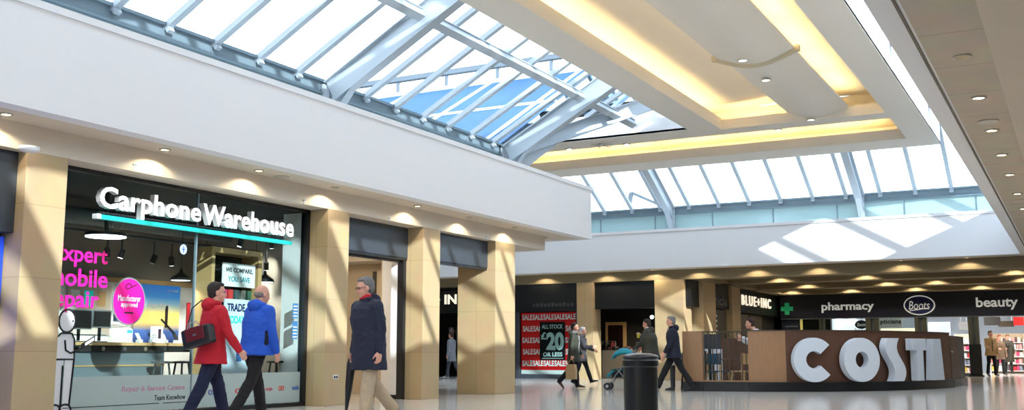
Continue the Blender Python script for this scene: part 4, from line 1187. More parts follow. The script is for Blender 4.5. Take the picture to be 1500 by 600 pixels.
# ================================================================== cafe kiosk
front = [(-7.15, 24.55), (-6.6, 24.68), (-6.1, 24.9), (-5.6, 25.22), (-5.1, 25.62), (-4.65, 26.12), (-4.25, 26.72), (-3.9, 27.4), (-3.6, 28.15), (-3.36, 28.9), (-3.18, 29.6), (-3.07, 30.2)]
def cm(p): return Vector((p[0], p[1], 0))
def dense(pts, n=6):
    out = []
    for i in range(len(pts) - 1):
        p0 = cm(pts[max(i - 1, 0)]); p1 = cm(pts[i]); p2 = cm(pts[i + 1]); p3 = cm(pts[min(i + 2, len(pts) - 1)])
        for k in range(n):
            t = k / n
            out.append(.5 * ((2 * p1) + (-p0 + p2) * t + (2 * p0 - 5 * p1 + 4 * p2 - p3) * t * t + (-p0 + 3 * p1 - 3 * p2 + p3) * t ** 3))
    out.append(cm(pts[-1]))
    return out
dfr = dense(front)
def ribbon(path, z0, z1, th, out=0.):
    """vertical wall along a plan path; th inward (to the left of travel)"""
    n = len(path); A = []; B = []
    for i, p in enumerate(path):
        d = (path[min(i + 1, n - 1)] - path[max(i - 1, 0)]).normalized(); nn = Vector((d.y, -d.x, 0))
        A.append(p + nn * out); B.append(p - nn * th)
    mb = MB()
    rings = [[Vector((a.x, a.y, z0)), Vector((a.x, a.y, z1)), Vector((b.x, b.y, z1)), Vector((b.x, b.y, z0))] for a, b in zip(A, B)]
    return mb.loft(rings)
kt = 1.41
def curve_px(px):
    best = None
    for i in range(len(dfr) - 1):
        for k in range(10):
            p = dfr[i].lerp(dfr[i + 1], k / 10); q = proj((p.x, p.y, .8))[0]
            if best is None or abs(q - px) < best[0]: best = (abs(q - px), p, (dfr[i + 1] - dfr[i]).normalized(), i)
    return best[1:]
ks = thing('cafe_counter', 'curved cafe counter clad in dark walnut with a pale wood end bay and black plinth', 'cafe counter', (-5, 27, 0))
isp = curve_px(1149)[2]
lightpath = dfr[:isp + 2]; darkpath = dfr[isp + 1:]
p95 = curve_px(1096)[0]
lp = [p for p in lightpath if p.x >= p95.x]; lp = [p95] + lp
ribbon(lp, .22, kt, .3).build('light_panel', M['wood_tan'], ks)
ribbon(darkpath, .22, kt, .3).build('dark_panel', M['wood_dark'], ks)
ribbon(lp + darkpath[1:], 0, .22, .3, .06).build('plinth', M['black'], ks)
ribbon(lp + darkpath[1:], kt, kt + .02, .34, .02).build('counter_top', mat('counter_top', (70, 58, 52), .4), ks)
# letters on the counter
lw = mat('cafe_letter_white', (216, 224, 236), .45)
cs = thing('cafe_sign', 'giant white capital letters standing along the curved walnut counter', 'cafe sign', (-5, 26.5, .22))
def lplace(px):
    p, d, i = curve_px(px); nn = Vector((d.y, -d.x, 0)); return p + nn * .06, d, nn
def flat_letter(pts2, px, depth, closed_holes=None):
    p, d, nn = lplace(px)
    return p, d, nn
LH = 1.02; LZ = .225
def ring_letter(px, a0, a1, r_out, r_in, name):
    p, d, nn = lplace(px)
    mb = MB(); n = 48; rings = []
    for k in range(n + 1):
        a_ = R(a0 + (a1 - a0) * k / n)
        o_ = p + d * (r_out * math.cos(a_)) + Vector((0, 0, LZ + LH / 2 + LH / 2 * math.sin(a_)))
        i_ = p + d * (r_in * math.cos(a_)) + Vector((0, 0, LZ + LH / 2 + r_in * 1.0 * math.sin(a_)))
        rings.append([o_, o_ + nn * .18, i_ + nn * .18, i_])
    full = abs(a1 - a0) >= 359.9
    if full:
        rings = rings[:-1]; m_ = len(rings)
        vs = [q for r_ in rings for q in r_]; fs = []
        for k in range(m_):
            for i in range(4):
                j = (i + 1) % 4; k2 = (k + 1) % m_
                fs.append((k * 4 + i, k * 4 + j, k2 * 4 + j, k2 * 4 + i))
        mb.add(vs, fs)
    else:
        mb.loft(rings)
    return mb.build('letter', lw, cs)
def poly_letter(px, polys, W):
    p, d, nn = lplace(px); mb = MB()
    for poly in polys:
        mb.prism([p + d * ((u - .5) * W) + Vector((0, 0, LZ + v * LH)) for u, v in poly], nn * .18)
    return mb.build('letter', lw, cs)
ring_letter(1187, 42, 318, .50, .20, 'C')
ring_letter(1253, 0, 360, .52, .19, 'O')
# S as a thick wave
def wave(n=24):
    L_ = []; Rr = []
    for k in range(n + 1):
        v = k / n
        c_ = .5 - .17 * math.sin((v - .5) * 2 * math.pi) * (1 if True else 0)
        c_ = .5 - .20 * math.sin((v - .5) * 1.75 * math.pi)
        L_.append((c_ - .27, v)); Rr.append((c_ + .27, v))
    return L_, Rr
L_, R_ = wave()
p, d, nn = lplace(1300); mb = MB(); W = .78; rings = []
for (u0, v), (u1, v1) in zip(L_, R_):
    a = p + d * ((u0 - .5) * W) + Vector((0, 0, LZ + v * LH)); c_ = p + d * ((u1 - .5) * W) + Vector((0, 0, LZ + v * LH))
    rings.append([a, a + nn * .18, c_ + nn * .18, c_])
mb.loft(rings).build('letter', lw, cs)
poly_letter(1334, [[(0, .72), (1, .72), (1, 1), (0, 1)], [(.30, 0), (.76, 0), (.76, .72), (.30, .72)]], .66)
poly_letter(1360, [[(0, 0), (.50, 0), (.56, 1), (.22, 1)], [(.50, 0), (1.0, 0), (.80, 1), (.56, 1)]], .70)
# plain wood bay at the left and the railed seating bay
pl0 = Vector((-8.35, 24.35, 0)); pl1 = at(1029, 574, 'z', 0); pl1 = Vector((-7.98, 24.4, 0))
t = thing('cafe_screen', 'pale wood screen panel at the left end of the cafe, behind the walking man', 'screen panel', (-8.2, 24.4, 0))
def on_line(px):
    # straight front line between the left end and the counter
    a = Vector((-8.6, 24.3, 0)); b = Vector((p95.x, p95.y, 0)); lo, hi = 0, 1
    for _ in range(40):
        mid = (lo + hi) / 2
        if proj((*a.lerp(b, mid).xy, .8))[0] < px: lo = mid
        else: hi = mid
    return a.lerp(b, lo)
qa, qb, qc = on_line(1000), on_line(1029), p95
ribbon([qa, qb], .22, kt, .25).build('panel', M['wood_tan'], t)
ribbon([qa, qb], 0, .22, .25, .06).build('plinth', M['black'], t)
t = thing('cafe_railing', 'low railing of thin dark vertical bars closing the cafe seating bay', 'railing', (qb + qc) / 2)
ribbon([qb.lerp(qc, .01), qb.lerp(qc, .99)], 0, .22, .2, .06).build('plinth', M['black'], t)
MB().bar((qb.x, qb.y, kt - .02), (qc.x, qc.y, kt - .02), .04, .03).build('top_rail', M['dark_brown'], t)
MB().bar((qb.x, qb.y, .24), (qc.x, qc.y, .24), .06, .03).build('bottom_rail', M['wood_tan'], t)
for k in range(11):
    q = qb.lerp(qc, (k + .5) / 11)
    MB().box((q.x - .01, q.y - .01, .24), (q.x + .01, q.y + .01, kt - .03)).build('bar', M['dark_brown'], t)
# rear unit at the right end
t = thing('cafe_end_unit', 'narrow dark brown end unit to the right of the big white letters', 'counter unit', (-3.2, 31.5, 0))
endp = [Vector((-3.5, 30.6, 0)), Vector((-3.12, 30.9, 0)), Vector((-3.02, 31.9, 0)), Vector((-2.98, 33.0, 0))]
ribbon(endp[:3], .2, 1.36, .3).build('side_panel', M['wood_dark'], t)
ribbon(endp[2:], .2, 1.36, .3).build('end_panel', mat('very_dark_wood', (48, 38, 34), .5), t)
ribbon(endp, 0, .2, .3, .05).build('plinth', M['black'], t)
q = endp[1]; MB().box((q.x - .02, q.y - .05, .92), (q.x + .03, q.y + .5, .95)).build('metal_strip', M['chrome'], t)
# back counter of the kiosk (its far side)
t = thing('cafe_back_counter', 'dark brown back counter behind the railed seating bay', 'counter', (-7.5, 28.5, 0))
MB().box((-9.0, 28.4, 0), (-4.2, 28.9, 1.3)).build('body', M['wood_dark'], t)
# seating bay: tables and chairs
def cafe_table(x, y, label):
    t = thing('cafe_table', label, 'table', (x, y, 0))
    MB().box((x - .35, y - .35, .72), (x + .35, y + .35, .75)).build('tabletop', M['wood_dark'], t, bevel=.005)
    MB().cyl((x, y, 0), .22, .02).build('base', M['black'], t); MB().cyl((x, y, .02), .03, .7).build('column', M['black'], t)
def cafe_chair(x, y, rz, label, seatm, legm):
    t = thing('cafe_chair', label, 'chair', (x, y, 0), rotz=rz)
    MB().box((-.21, -.21, .44), (.21, .21, .47)).build('seat', seatm, t, local=True, bevel=.01)
    MB().box((-.21, .19, .62), (.21, .22, .88)).build('backrest', seatm, t, local=True, bevel=.01)
    for sx in (-1, 1):
        MB().tube([(.17 * sx, -.17, .44), (.22 * sx, -.24, 0)], .026, 6).build('leg', legm, t, local=True)
        MB().tube([(.17 * sx, .20, .9), (.18 * sx, .19, .44), (.22 * sx, .26, 0)], .026, 6).build('leg', legm, t, local=True)
bs = tinted('blue_seat', (40, 84, 110))
cafe_table(-8.2, 26.0, 'dark cafe table behind the left of the railing')
cafe_table(-7.3, 26.2, 'dark cafe table behind the right of the railing')
cafe_chair(-8.45, 25.0, .4, 'dark blue cafe chair at the left end of the railed bay', bs, M['black'])
cafe_chair(-7.8, 25.1, 2.9, 'blue cafe chair with wooden legs in the middle of the railed bay', bs, M['wood_light'])
cafe_chair(-7.2, 25.15, -.4, 'wooden cafe chair right of the middle in the railed bay', M['wood_light'], M['wood_light'])
cafe_chair(-6.2, 27.3, .3, 'wooden cafe chair at the back of the railed bay', M['wood_tan'], M['wood_light'])
t = thing('cafe_menu_screen', 'dark square screen above the blue chairs in the railed bay', 'screen', (-8.6, 27.0, 0))
c = at(1039, 500, 'y', 26.8); MB().box((c.x - .3, 26.8, 1.0), (c.x + .3, 26.86, 1.38)).build('screen', M['charcoal'], t); MB().box((c.x - .03, 26.8, 0), (c.x + .03, 26.86, 1.0)).build('post', M['black'], t); MB().box((c.x - .2, 26.7, 0), (c.x + .2, 26.95, .03)).build('foot', M['black'], t)
t = thing('white_cabinet', 'low white cabinet behind the left of the cafe railing', 'cabinet', (-8.4, 27.5, 0))
c = at(1034, 530, 'y', 27.4); MB().box((c.x - .3, 27.4, .0), (c.x + .3, 27.9, 1.0)).build('body', M['white'], t); MB().box((c.x - .02, 27.38, .1), (c.x + .02, 27.4, .95)).build('door_gap', M['black'], t)

# ================================================================== litter bin in the foreground
bx, by = -5.14, 13.16
t = thing('litter_bin', 'round black litter bin with domed lid standing in the foreground', 'litter bin', (bx, by, 0))
bm_ = mat('bin_black', (16, 17, 20), .28)
MB().lathe((bx, by, 0), [(.001, 0), (.222, 0), (.23, .02), (.23, .10), (.222, .12), (.224, .70), (.001, .70)], 48).build('body', bm_, t, smooth=False)
MB().lathe((bx, by, .70), [(.001, 0), (.226, 0), (.236, .012), (.238, .085), (.228, .10), (.001, .10)], 48).build('collar', bm_, t)
MB().lathe((bx, by, .80), [(.001, .0), (.232, .0), (.236, .02), (.232, .045), (.20, .062), (.12, .078), (.001, .084)], 48).build('lid', bm_, t, smooth=True)
# ================================================================== people
def remesh_obj(mb, name, m, parent, voxel, smooth=3):
    me = bpy.data.meshes.new(name + '_raw')
    me.from_pydata([tuple(v) for v in mb.v], [], mb.f)
    bm = bmesh.new(); bm.from_mesh(me); bmesh.ops.recalc_face_normals(bm, faces=bm.faces); bm.to_mesh(me); bm.free()
    o = bpy.data.objects.new(name, me); COL.objects.link(o)
    md = o.modifiers.new('Remesh', 'REMESH'); md.mode = 'VOXEL'; md.voxel_size = voxel; md.use_smooth_shade = True
    if smooth:
        sm = o.modifiers.new('Smooth', 'SMOOTH'); sm.factor = .5; sm.iterations = smooth
    dg = bpy.context.evaluated_depsgraph_get()
    me2 = bpy.data.meshes.new_from_object(o.evaluated_get(dg))
    o.modifiers.clear(); o.data = me2
    if name in ('coat', 'trousers'):
        nrm = [v.normal.copy() for v in me2.vertices]
        for v, vn in zip(me2.vertices, nrm):
            c = v.co.copy(); q = noise.noise(Vector((c.x * 8, c.y * 8, c.z * 5 + len(bpy.data.objects)))) + .5 * noise.noise(Vector((c.x * 15, c.y * 15, c.z * 22)))
            v.co = c + vn * q * .010
    bpy.data.meshes.remove(me)
    me2.materials.clear(); me2.materials.append(m)
    for p in me2.polygons: p.use_smooth = True
    o.parent = parent
    return o


def limb(mb, pts, rad, n=14, sub=4):
    """smooth tapered limb through joints, ends rounded"""
    P = [Vector(p) for p in pts]; out = []; rr = []
    for i in range(len(P) - 1):
        for k in range(sub):
            t = k / sub; out.append(P[i].lerp(P[i + 1], t)); rr.append(rad[i] * (1 - t) + rad[i + 1] * t)
    out.append(P[-1]); rr.append(rad[-1])
    mb.tube(out, rr, n)
    for p, r_ in zip(P, rad): mb.ell(p, (r_ * 1.0,) * 3, nu=12, nv=8)
    return mb


def hand(mb, w, d, side, back, s, curl=.9):
    """w wrist, d direction of forearm, back = direction of hand's back normal, side = towards the thumb"""
    d = d.normalized(); th = (side - d * side.dot(d)).normalized(); nb = d.cross(th).normalized()
    if nb.dot(back) < 0: nb = -nb
    palm_n = -nb
    rot = Matrix((d, th, nb)).transposed()
    mb.ell(w + d * .048 * s, (.055 * s, .042 * s, .017 * s), rot, 14, 8)
    limb(mb, [w - d * .01, w + d * .03 * s], [.025 * s, .026 * s], 10, 2)
    L = (.076, .084, .078, .06)
    for k in range(4):
        b = w + d * (.088 - .004 * abs(k - 1)) * s + th * (.030 - .020 * k) * s
        l = L[k] * s; a = 0; p = b; pts = [b - d * .02 * s, b]
        for j, f in enumerate((.45, .32, .23)):
            a += curl * (.35 + .35 * j)
            p = p + (d * math.cos(a) + palm_n * math.sin(a)) * l * f; pts.append(p)
        limb(mb, pts, [.0095 * s, .0095 * s, .009 * s, .0085 * s, .0075 * s], 8, 2)
    b = w + d * .02 * s + th * .028 * s
    limb(mb, [b, b + (d * .7 + th * .6 + palm_n * .2) * .035 * s, b + (d * 1.1 + th * .55 + palm_n * .5) * .06 * s], [.013 * s, .011 * s, .009 * s], 8, 2)


def person(label, loc, heading, H=1.75, pose=None, fit=None, voxel=.012):
    """heading: world angle the body faces; built facing local +X, left = +Y"""
    P = dict(lean=.04, tl=(.0, .0), tr=(.0, .0), fl=0, fr=0, al=(.0, .15, .08), ar=(.0, .15, .08), yaw=0., nod=0., twist=0., tilt=0.)
    P.update(pose or {})
    Fz = dict(coat=(30, 34, 52), hem=.80, coat_w=1., trousers=(40, 40, 48), shoes=(30, 26, 24), hair=(90, 84, 80), hairlen='short', skin=M['skin'],
              hood=False, collar=None, glasses=False, scarf=None, hat=None, bald=False, build=1., open_=None, side_panels=None, tw=1.)
    Fz.update(fit or {})
    s = H / 1.75; bl = Fz['build']
    root = thing('person', label, 'person', loc, None, rotz=heading)
    ps = {}
    hipz = .92
    for sd, yk, (a, b_), f in (('l', 1, P['tl'], P['fl']), ('r', -1, P['tr'], P['fr'])):
        hp = Vector((0, .09 * yk, hipz)); kn = hp + Vector((math.sin(a), 0, -math.cos(a))) * .42
        sh = a - b_; an = kn + Vector((math.sin(sh), 0, -math.cos(sh))) * .42
        fd = Vector((math.cos(f), 0, -math.sin(f))); heel = an + Vector((-math.sin(f) * .0, 0, 0)) - fd * .05 + Vector((-math.sin(f), 0, -math.cos(f))) * .075
        toe = heel + fd * .26
        ps[sd] = (hp, kn, an, heel, toe, fd, Vector((-math.sin(f), 0, -math.cos(f))))
    low = min(min(ps[k][3].z, ps[k][4].z) for k in 'lr')
    dz = Vector((0, 0, -low))
    for k in 'lr': ps[k] = tuple([q + dz for q in ps[k][:5]] + list(ps[k][5:]))
    pel = Vector((0, 0, hipz)) + dz
    ln = P['lean']; ud = Vector((math.sin(ln), 0, math.cos(ln)))
    chest = pel + ud * .36; shc = pel + ud * .50; neck = pel + ud * .57
    headc = pel + ud * .57 + Vector((math.sin(ln * 1.2) * .15 + .015, 0, .155))
    tw_ = Matrix.Rotation(P['twist'], 3, 'Z')
    arms = {}
    for sd, yk, (u, e, ab) in (('l', 1, P['al']), ('r', -1, P['ar'])):
        S_ = shc + tw_ @ Vector((0, .185 * yk * (.93 + .07 * bl), 0))
        ud_ = Vector((math.sin(u) * math.cos(ab), math.sin(ab) * yk, -math.cos(u) * math.cos(ab)))
        E_ = S_ + tw_ @ ud_ * .29
        ue = u + e; fd_ = Vector((math.sin(ue), math.sin(ab) * yk * .3, -math.cos(ue))).normalized()
        if len((P['a' + sd])) > 3: pass
        W_ = E_ + tw_ @ fd_ * .25
        arms[sd] = (S_, E_, W_, (tw_ @ fd_), yk)
    S = lambda v: Vector(v) * s
    # ---- body
    mb = MB()
    hr = Matrix.Rotation(P['yaw'], 3, 'Z') @ Matrix.Rotation(P['nod'], 3, 'Y') @ Matrix.Rotation(P['tilt'], 3, 'X')
    hp_ = lambda x, y, z: headc + hr @ Vector((x, y, z))
    def he(c, r_, nu=16, nv=10): mb.ell(S(hp_(*c)), tuple(q * s for q in r_), hr, nu, nv)
    he((-.012, 0, .03), (.098, .077, .098), 20, 14)
    he((.022, 0, -.035), (.070, .060, .082), 18, 12)
    he((.058, 0, -.092), (.026, .028, .022))            # chin
    he((.088, 0, -.022), (.020, .013, .030), 10, 8)      # nose
    he((.100, 0, -.034), (.014, .014, .012), 10, 8)
    he((.076, 0, .022), (.020, .048, .012), 10, 8)       # brow
    for yk in (1, -1):
        he((.058, .036 * yk, -.035), (.030, .022, .026), 10, 8)   # cheek
        he((-.004, .079 * yk, -.012), (.020, .010, .032), 10, 8)  # ear
    limb(mb, [S(neck - ud * .06), S(headc + Vector((-.02, 0, -.05)))], [.064 * s, .056 * s], 14, 3)
    mb.esec([(*S(pel + ud * z + Vector((x, 0, 0))), a * s, b_ * s) for z, x, a, b_ in ((-.06, 0, .09, .14), (.05, 0, .10, .145), (.18, .0, .095, .13), (.36, 0, .105, .155), (.47, 0, .085, .16), (.54, 0, .05, .07))], 18)
    for k in 'lr':
        hp, kn, an, heel, toe, fd, dn = ps[k]
        limb(mb, [S(hp), S(kn), S(an)], [.078 * s, .05 * s, .036 * s])
        limb(mb, [S(an), S(heel + fd * .06 - dn * .03), S(toe - fd * .05 - dn * .025)], [.036 * s, .032 * s, .026 * s])
        S_, E_, W_, fdv, yk = arms[k]
        limb(mb, [S(S_), S(E_), S(W_)], [.044 * s, .036 * s, .026 * s])
        hand(mb, S(W_), fdv, Vector((1, 0, .2)), Vector((0, yk, 0)), s)
    remesh_obj(mb, 'body', Fz['skin'], root, min(voxel, .008 if voxel < .011 else .010), 2)
    # ---- face details
    for yk in (1, -1):
        MB().ell(S(hp_(.079, .031 * yk, .004)), (.008 * s, .012 * s, .006 * s), hr, 10, 6).build('eye', M['eye'], root, local=True, smooth=True)
        MB().ell(S(hp_(.088, .031 * yk, .024)), (.006 * s, .018 * s, .004 * s), hr, 8, 6).build('eyebrow', tinted('brow_%d_%d_%d' % Fz['hair'], Fz['hair']), root, local=True)
    MB().ell(S(hp_(.083, 0, -.062)), (.009 * s, .022 * s, .005 * s), hr, 10, 6).build('mouth', M['lips'], root, local=True, smooth=True)
    # ---- hair
    hm = tinted('hair_%d_%d_%d' % Fz['hair'], Fz['hair'], .9, .6, 60)
    hb = MB()
    def hh(c, r_): hb.ell(S(hp_(*c)), tuple(q * s for q in r_), hr, 18, 12)
    if Fz['bald']:
        hh((-.045, 0, .0), (.070, .080, .055)); hh((-.02, .0, -.0), (.06, .081, .03))
    else:
        hh((-.030, 0, .048), (.098, .085, .092)); hh((-.05, 0, .0), (.070, .083, .085)); hh((.030, 0, .098), (.050, .062, .030))
        if Fz['hairlen'] == 'bob': hh((-.05, 0, -.03), (.075, .088, .085)); hh((-.02, 0, .06), (.1, .095, .09))
    remesh_obj(hb, 'hair', hm, root, voxel * .8, 2)
    if Fz['hat']:
        nm, col = Fz['hat']
        mb = MB(); mb.ell(S(hp_(-.015, 0, .065)), (.108 * s, .095 * s, .095 * s), hr, 20, 12)
        hm_ = tinted('hat_' + nm, col)
        if nm == 'striped':
            hm_ = mat('striped_knit', col, .9); nt_ = hm_.node_tree; wv = nt_.nodes.new('ShaderNodeTexWave'); wv.inputs['Scale'].default_value = 9; wv.bands_direction = 'Z'
            cr_ = nt_.nodes.new('ShaderNodeValToRGB'); cr_.color_ramp.elements[0].color = (*lin((96, 92, 90)), 1); cr_.color_ramp.elements[1].color = (*lin((214, 206, 196)), 1)
            tc_ = nt_.nodes.new('ShaderNodeTexCoord'); nt_.links.new(tc_.outputs['Object'], wv.inputs['Vector']); nt_.links.new(wv.outputs['Fac'], cr_.inputs['Fac']); nt_.links.new(cr_.outputs['Color'], nt_.nodes['Principled BSDF'].inputs['Base Color'])
        mb.build('hat', hm_, root, local=True, smooth=True)
        MB().lathe((0, 0, 0), [(.09, 0), (.108, 0), (.11, .04), (.09, .04)], 24).build('hat_brim', hm_, root, local=True, xf=Matrix.Translation(S(hp_(-.015, 0, .03))) @ hr.to_4x4() @ Matrix.Scale(s, 4))
    # ---- trousers
    tm = tinted('trousers_%d_%d_%d' % Fz['trousers'], Fz['trousers'], .9, .35, 10)
    mb = MB(); w_ = Fz['tw']
    mb.esec([(*S(pel + Vector((0, 0, z))), a * s, b_ * s) for z, a, b_ in ((-.10, .10, .155), (.0, .12, .172), (.10, .115, .165), (.16, .11, .155))], 18)
    for k in 'lr':
        hp, kn, an, heel, toe, fd, dn = ps[k]
        sd = (an - kn).normalized()
        limb(mb, [S(hp + Vector((0, 0, -.02))), S(kn), S(an + sd * .005)], [.098 * s, .070 * s * w_, .064 * s * w_])
    remesh_obj(mb, 'trousers', tm, root, voxel, 3)
    # ---- shoes
    sm = tinted('shoes_%d_%d_%d' % Fz['shoes'], Fz['shoes'], .5, .1)
    for k in 'lr':
        hp, kn, an, heel, toe, fd, dn = ps[k]; sdv = Vector((0, 1, 0)); upn = -dn
        rings = []
        for t, w, h in ((0, .030, .055), (.03, .038, .075), (.08, .040, .095), (.14, .045, .07), (.20, .046, .052), (.25, .038, .040), (.27, .018, .025)):
            c = heel + fd * t
            rings.append([S(c + sdv * w * q1 + upn * h * q2) for q1, q2 in ((-1, 0), (-.98, .35), (-.8, .8), (-.35, 1), (.35, 1), (.8, .8), (.98, .35), (1, 0))])
        MB().loft(rings).build('shoe', sm, root, local=True, smooth=True)
    # ---- coat / jacket
    cmt = tinted('coat_%d_%d_%d' % Fz['coat'], Fz['coat'], .8, .45, 7)
    mb = MB(); hemz = Fz['hem']; cw = Fz['coat_w']; po = pel / 1
    secs = []
    low_z = hemz
    for z, x, a, b_ in ((.56, .0, .060, .075), (.53, 0, .085, .14), (.47, 0, .12, .195), (.36, .0, .142, .205), (.22, .0, .135, .185), (.08, .0, .138, .19)):
        c = pel + ud * z + Vector((x, 0, 0)); secs.append((*S(c), a * s * bl, b_ * s * bl))
    zz = .0
    n_ = 6
    top = pel + ud * .08
    for k in range(1, n_ + 1):
        t = k / n_; z = top.z * (1 - t) + hemz * t
        c = Vector((top.x * (1 - t) + 0, 0, z)); secs.append((*S(c), (.138 + .035 * t * cw) * s * bl, (.19 + .03 * t * cw) * s * bl))
    secs.sort(key=lambda q: q[2])
    mb.esec(secs, 28)
    for k in 'lr':
        S_, E_, W_, fdv, yk = arms[k]
        limb(mb, [S(S_ + Vector((0, -.02 * yk, -.01))), S(E_), S(W_ - fdv * .012)], [.078 * s * bl, .062 * s, .047 * s])
    ncol = S(neck)
    mb.esec([(ncol.x - .01, ncol.y, ncol.z - .03 * s, .085 * s, .09 * s), (ncol.x - .01, ncol.y, ncol.z + .035 * s, .078 * s, .078 * s)], 18)
    if Fz['hood']:
        c = S(neck + Vector((-.085, 0, .01))); mb.ell(c, (.085 * s, .125 * s, .085 * s), None, 18, 12)
        mb.ell(S(neck + Vector((-.02, 0, .02))), (.10 * s, .11 * s, .045 * s), None, 18, 10)
    remesh_obj(mb, 'coat', cmt, root, voxel, 2)
    if Fz['collar']:
        MB().lathe((0, 0, 0), [(.055, 0), (.070, 0), (.064, .06), (.056, .06)], 20).build('collar', tinted('collar_%d_%d_%d' % Fz['collar'], Fz['collar']), root, local=True, smooth=True, xf=Matrix.Translation(S(neck + Vector((.012, 0, .018)))) @ Matrix.Scale(s, 4))
    if Fz['open_']:
        MB().esec([(*S(pel + ud * z), a * s, b_ * s) for z, a, b_ in ((-.0, .15 * bl, .05), (.2, .148 * bl, .055), (.36, .155 * bl, .06), (.5, .11 * bl, .05))], 14).build('shirt', tinted('shirt_%d_%d_%d' % Fz['open_'], Fz['open_']), root, local=True, smooth=True)
    if Fz['scarf']:
        sc = tinted('scarf_%d_%d_%d' % Fz['scarf'], Fz['scarf'])
        mb = MB(); mb.lathe(S(neck + Vector((.0, 0, -.015))), [(.06 * s, 0), (.105 * s, .0), (.11 * s, .035 * s), (.09 * s, .07 * s), (.06 * s, .07 * s)], 20)
        mb.build('scarf', sc, root, local=True, smooth=True)
        MB().esec([(*S(pel + ud * z + Vector((.115 * bl, -.03, 0))), .035 * s, .055 * s) for z in (-.12, .1, .3, .42, .5)], 12).build('scarf_end', sc, root, local=True, smooth=True)
    if Fz['glasses']:
        gm_ = M['ink']
        for yk in (1, -1):
            MB().tube([S(hp_(.097, .032 * yk + .021 * math.cos(R(k * 30)), .004 + .015 * math.sin(R(k * 30)))) for k in range(13)], .0022, 6).build('glasses_rim', gm_, root, local=True)
            MB().tube([S(hp_(.095, .052 * yk, .008)), S(hp_(-.0, .080 * yk, .006))], .0022, 6).build('glasses_arm', gm_, root, local=True)
        MB().tube([S(hp_(.1, -.011, .008)), S(hp_(.1, .011, .008))], .0022, 6).build('glasses_bridge', gm_, root, local=True)
    if Fz['side_panels']:
        mp = tinted('panel_%d_%d_%d' % Fz['side_panels'], Fz['side_panels'])
        for yk in (1, -1):
            MB().esec([(*S(pel + ud * z + Vector((-.005, .168 * yk * bl, 0))), .05 * s, .032 * s) for z in (.0, .12, .25, .36)], 12).build('side_panel', mp, root, local=True, smooth=True)
    rotm = Matrix.Rotation(heading, 3, 'Z')
    W = lambda v: Vector(loc) + rotm @ (Vector(v) * s)
    return root, dict(s=s, arms={k: [W(q) for q in arms[k][:3]] for k in arms}, W=W, pel=pel, shc=shc, neck=neck, headc=headc, rot=rotm)


HD = lambda deg: YAW + R(deg)        # 0 = towards picture right, 180 = picture left, 90 = away, -90 = to the camera
def spot_of(px, py, H):
    p = at(px, py, 'z', H); return Vector((p.x, p.y, 0))

# navy-coated man with glasses, walking to the left and slightly towards us
L = spot_of(543, 407, 1.80)
navyman, nm_ = person('man in knee-length navy coat, glasses and beige trousers walking past the open doorway', L, HD(224), 1.80,
    dict(lean=.09, tl=(.18, .06), fl=0, tr=(-.33, .42), fr=.75, al=(-.10, .22, .20), ar=(-.05, .2, .1), yaw=-.3, nod=.15),
    dict(coat=(26, 30, 50), hem=.66, trousers=(180, 158, 130), shoes=(150, 96, 44), hair=(120, 116, 114), hood=True, collar=(190, 30, 44), glasses=True, build=1.28, coat_w=.3, tw=1.15), voxel=.0095)
# rolled umbrella in his far hand
wr = nm_['arms']['r'][2]
t = thing('umbrella', 'rolled black umbrella held point down on the far side of the navy coat', 'umbrella', wr)
c1 = wr + Vector((-.02, .0, -.06)); tip = Vector((c1.x - .06, c1.y - .03, .10))
MB().tube([c1 + Vector((0, 0, .10)), c1.lerp(tip, .12), c1.lerp(tip, .5), c1.lerp(tip, .95)], [.02, .055, .045, .012], 12).build('canopy', M['ink'], t, smooth=True)
MB().tube([c1.lerp(tip, .93), tip], .006, 6).build('tip', M['chrome'], t)
MB().tube([c1 + Vector((.03, 0, .18)), c1 + Vector((.015, 0, .21)), c1 + Vector((0, 0, .18)), c1 + Vector((0, 0, .08))], .012, 8).build('handle', M['wood_tan'], t)

# woman in red
L = spot_of(313, 417, 1.66)
red_w, rw = person('person with short dark hair in a red jacket, walking past the phone shop window', L, HD(38), 1.66,
    dict(lean=.05, tl=(.36, .12), fl=0, tr=(-.34, .12), fr=.45, al=(-.2, .3, .12), ar=(.28, .35, .22), yaw=-.35),
    dict(coat=(186, 14, 34), hem=.80, trousers=(20, 24, 50), shoes=(24, 22, 26), hair=(52, 42, 38), hairlen='short', hood=True, build=1.12, tw=1.1), voxel=.0095)
# handbag on her back
W = rw['W']; hb = W((-.23, -.17, 1.13))
t = thing('handbag', 'black and dark red handbag slung on the back of the red jacket', 'handbag', hb)
rm = Matrix.Translation(hb) @ Matrix.Rotation(HD(72), 4, 'Z') @ Matrix.Rotation(R(-14), 4, 'X')
bk = tinted('bag_black', (22, 20, 22), .4, .05)
MB().box((-.06, -.19, -.12), (.06, .19, .10)).build('bag_body', bk, t, bevel=.025, xf=rm)
MB().box((-.075, -.12, -.05), (-.058, .12, .10)).build('front_panel', tinted('bag_red', (96, 16, 24), .35, .05), t, bevel=.006, xf=rm)
MB().tube([(-.07, -.08, .09), (-.075, -.05, .15), (-.075, .05, .15), (-.07, .08, .09)], .008, 8).build('handle', M['chrome'], t, xf=rm)
MB().tube([(0, .15, .09), (.06, .06, .34), (.16, -.02, .42)], .008, 8).build('strap', bk, t, xf=rm)
MB().box((-.08, -.02, .0), (-.074, .02, .02)).build('clasp', M['chrome'], t, xf=rm)
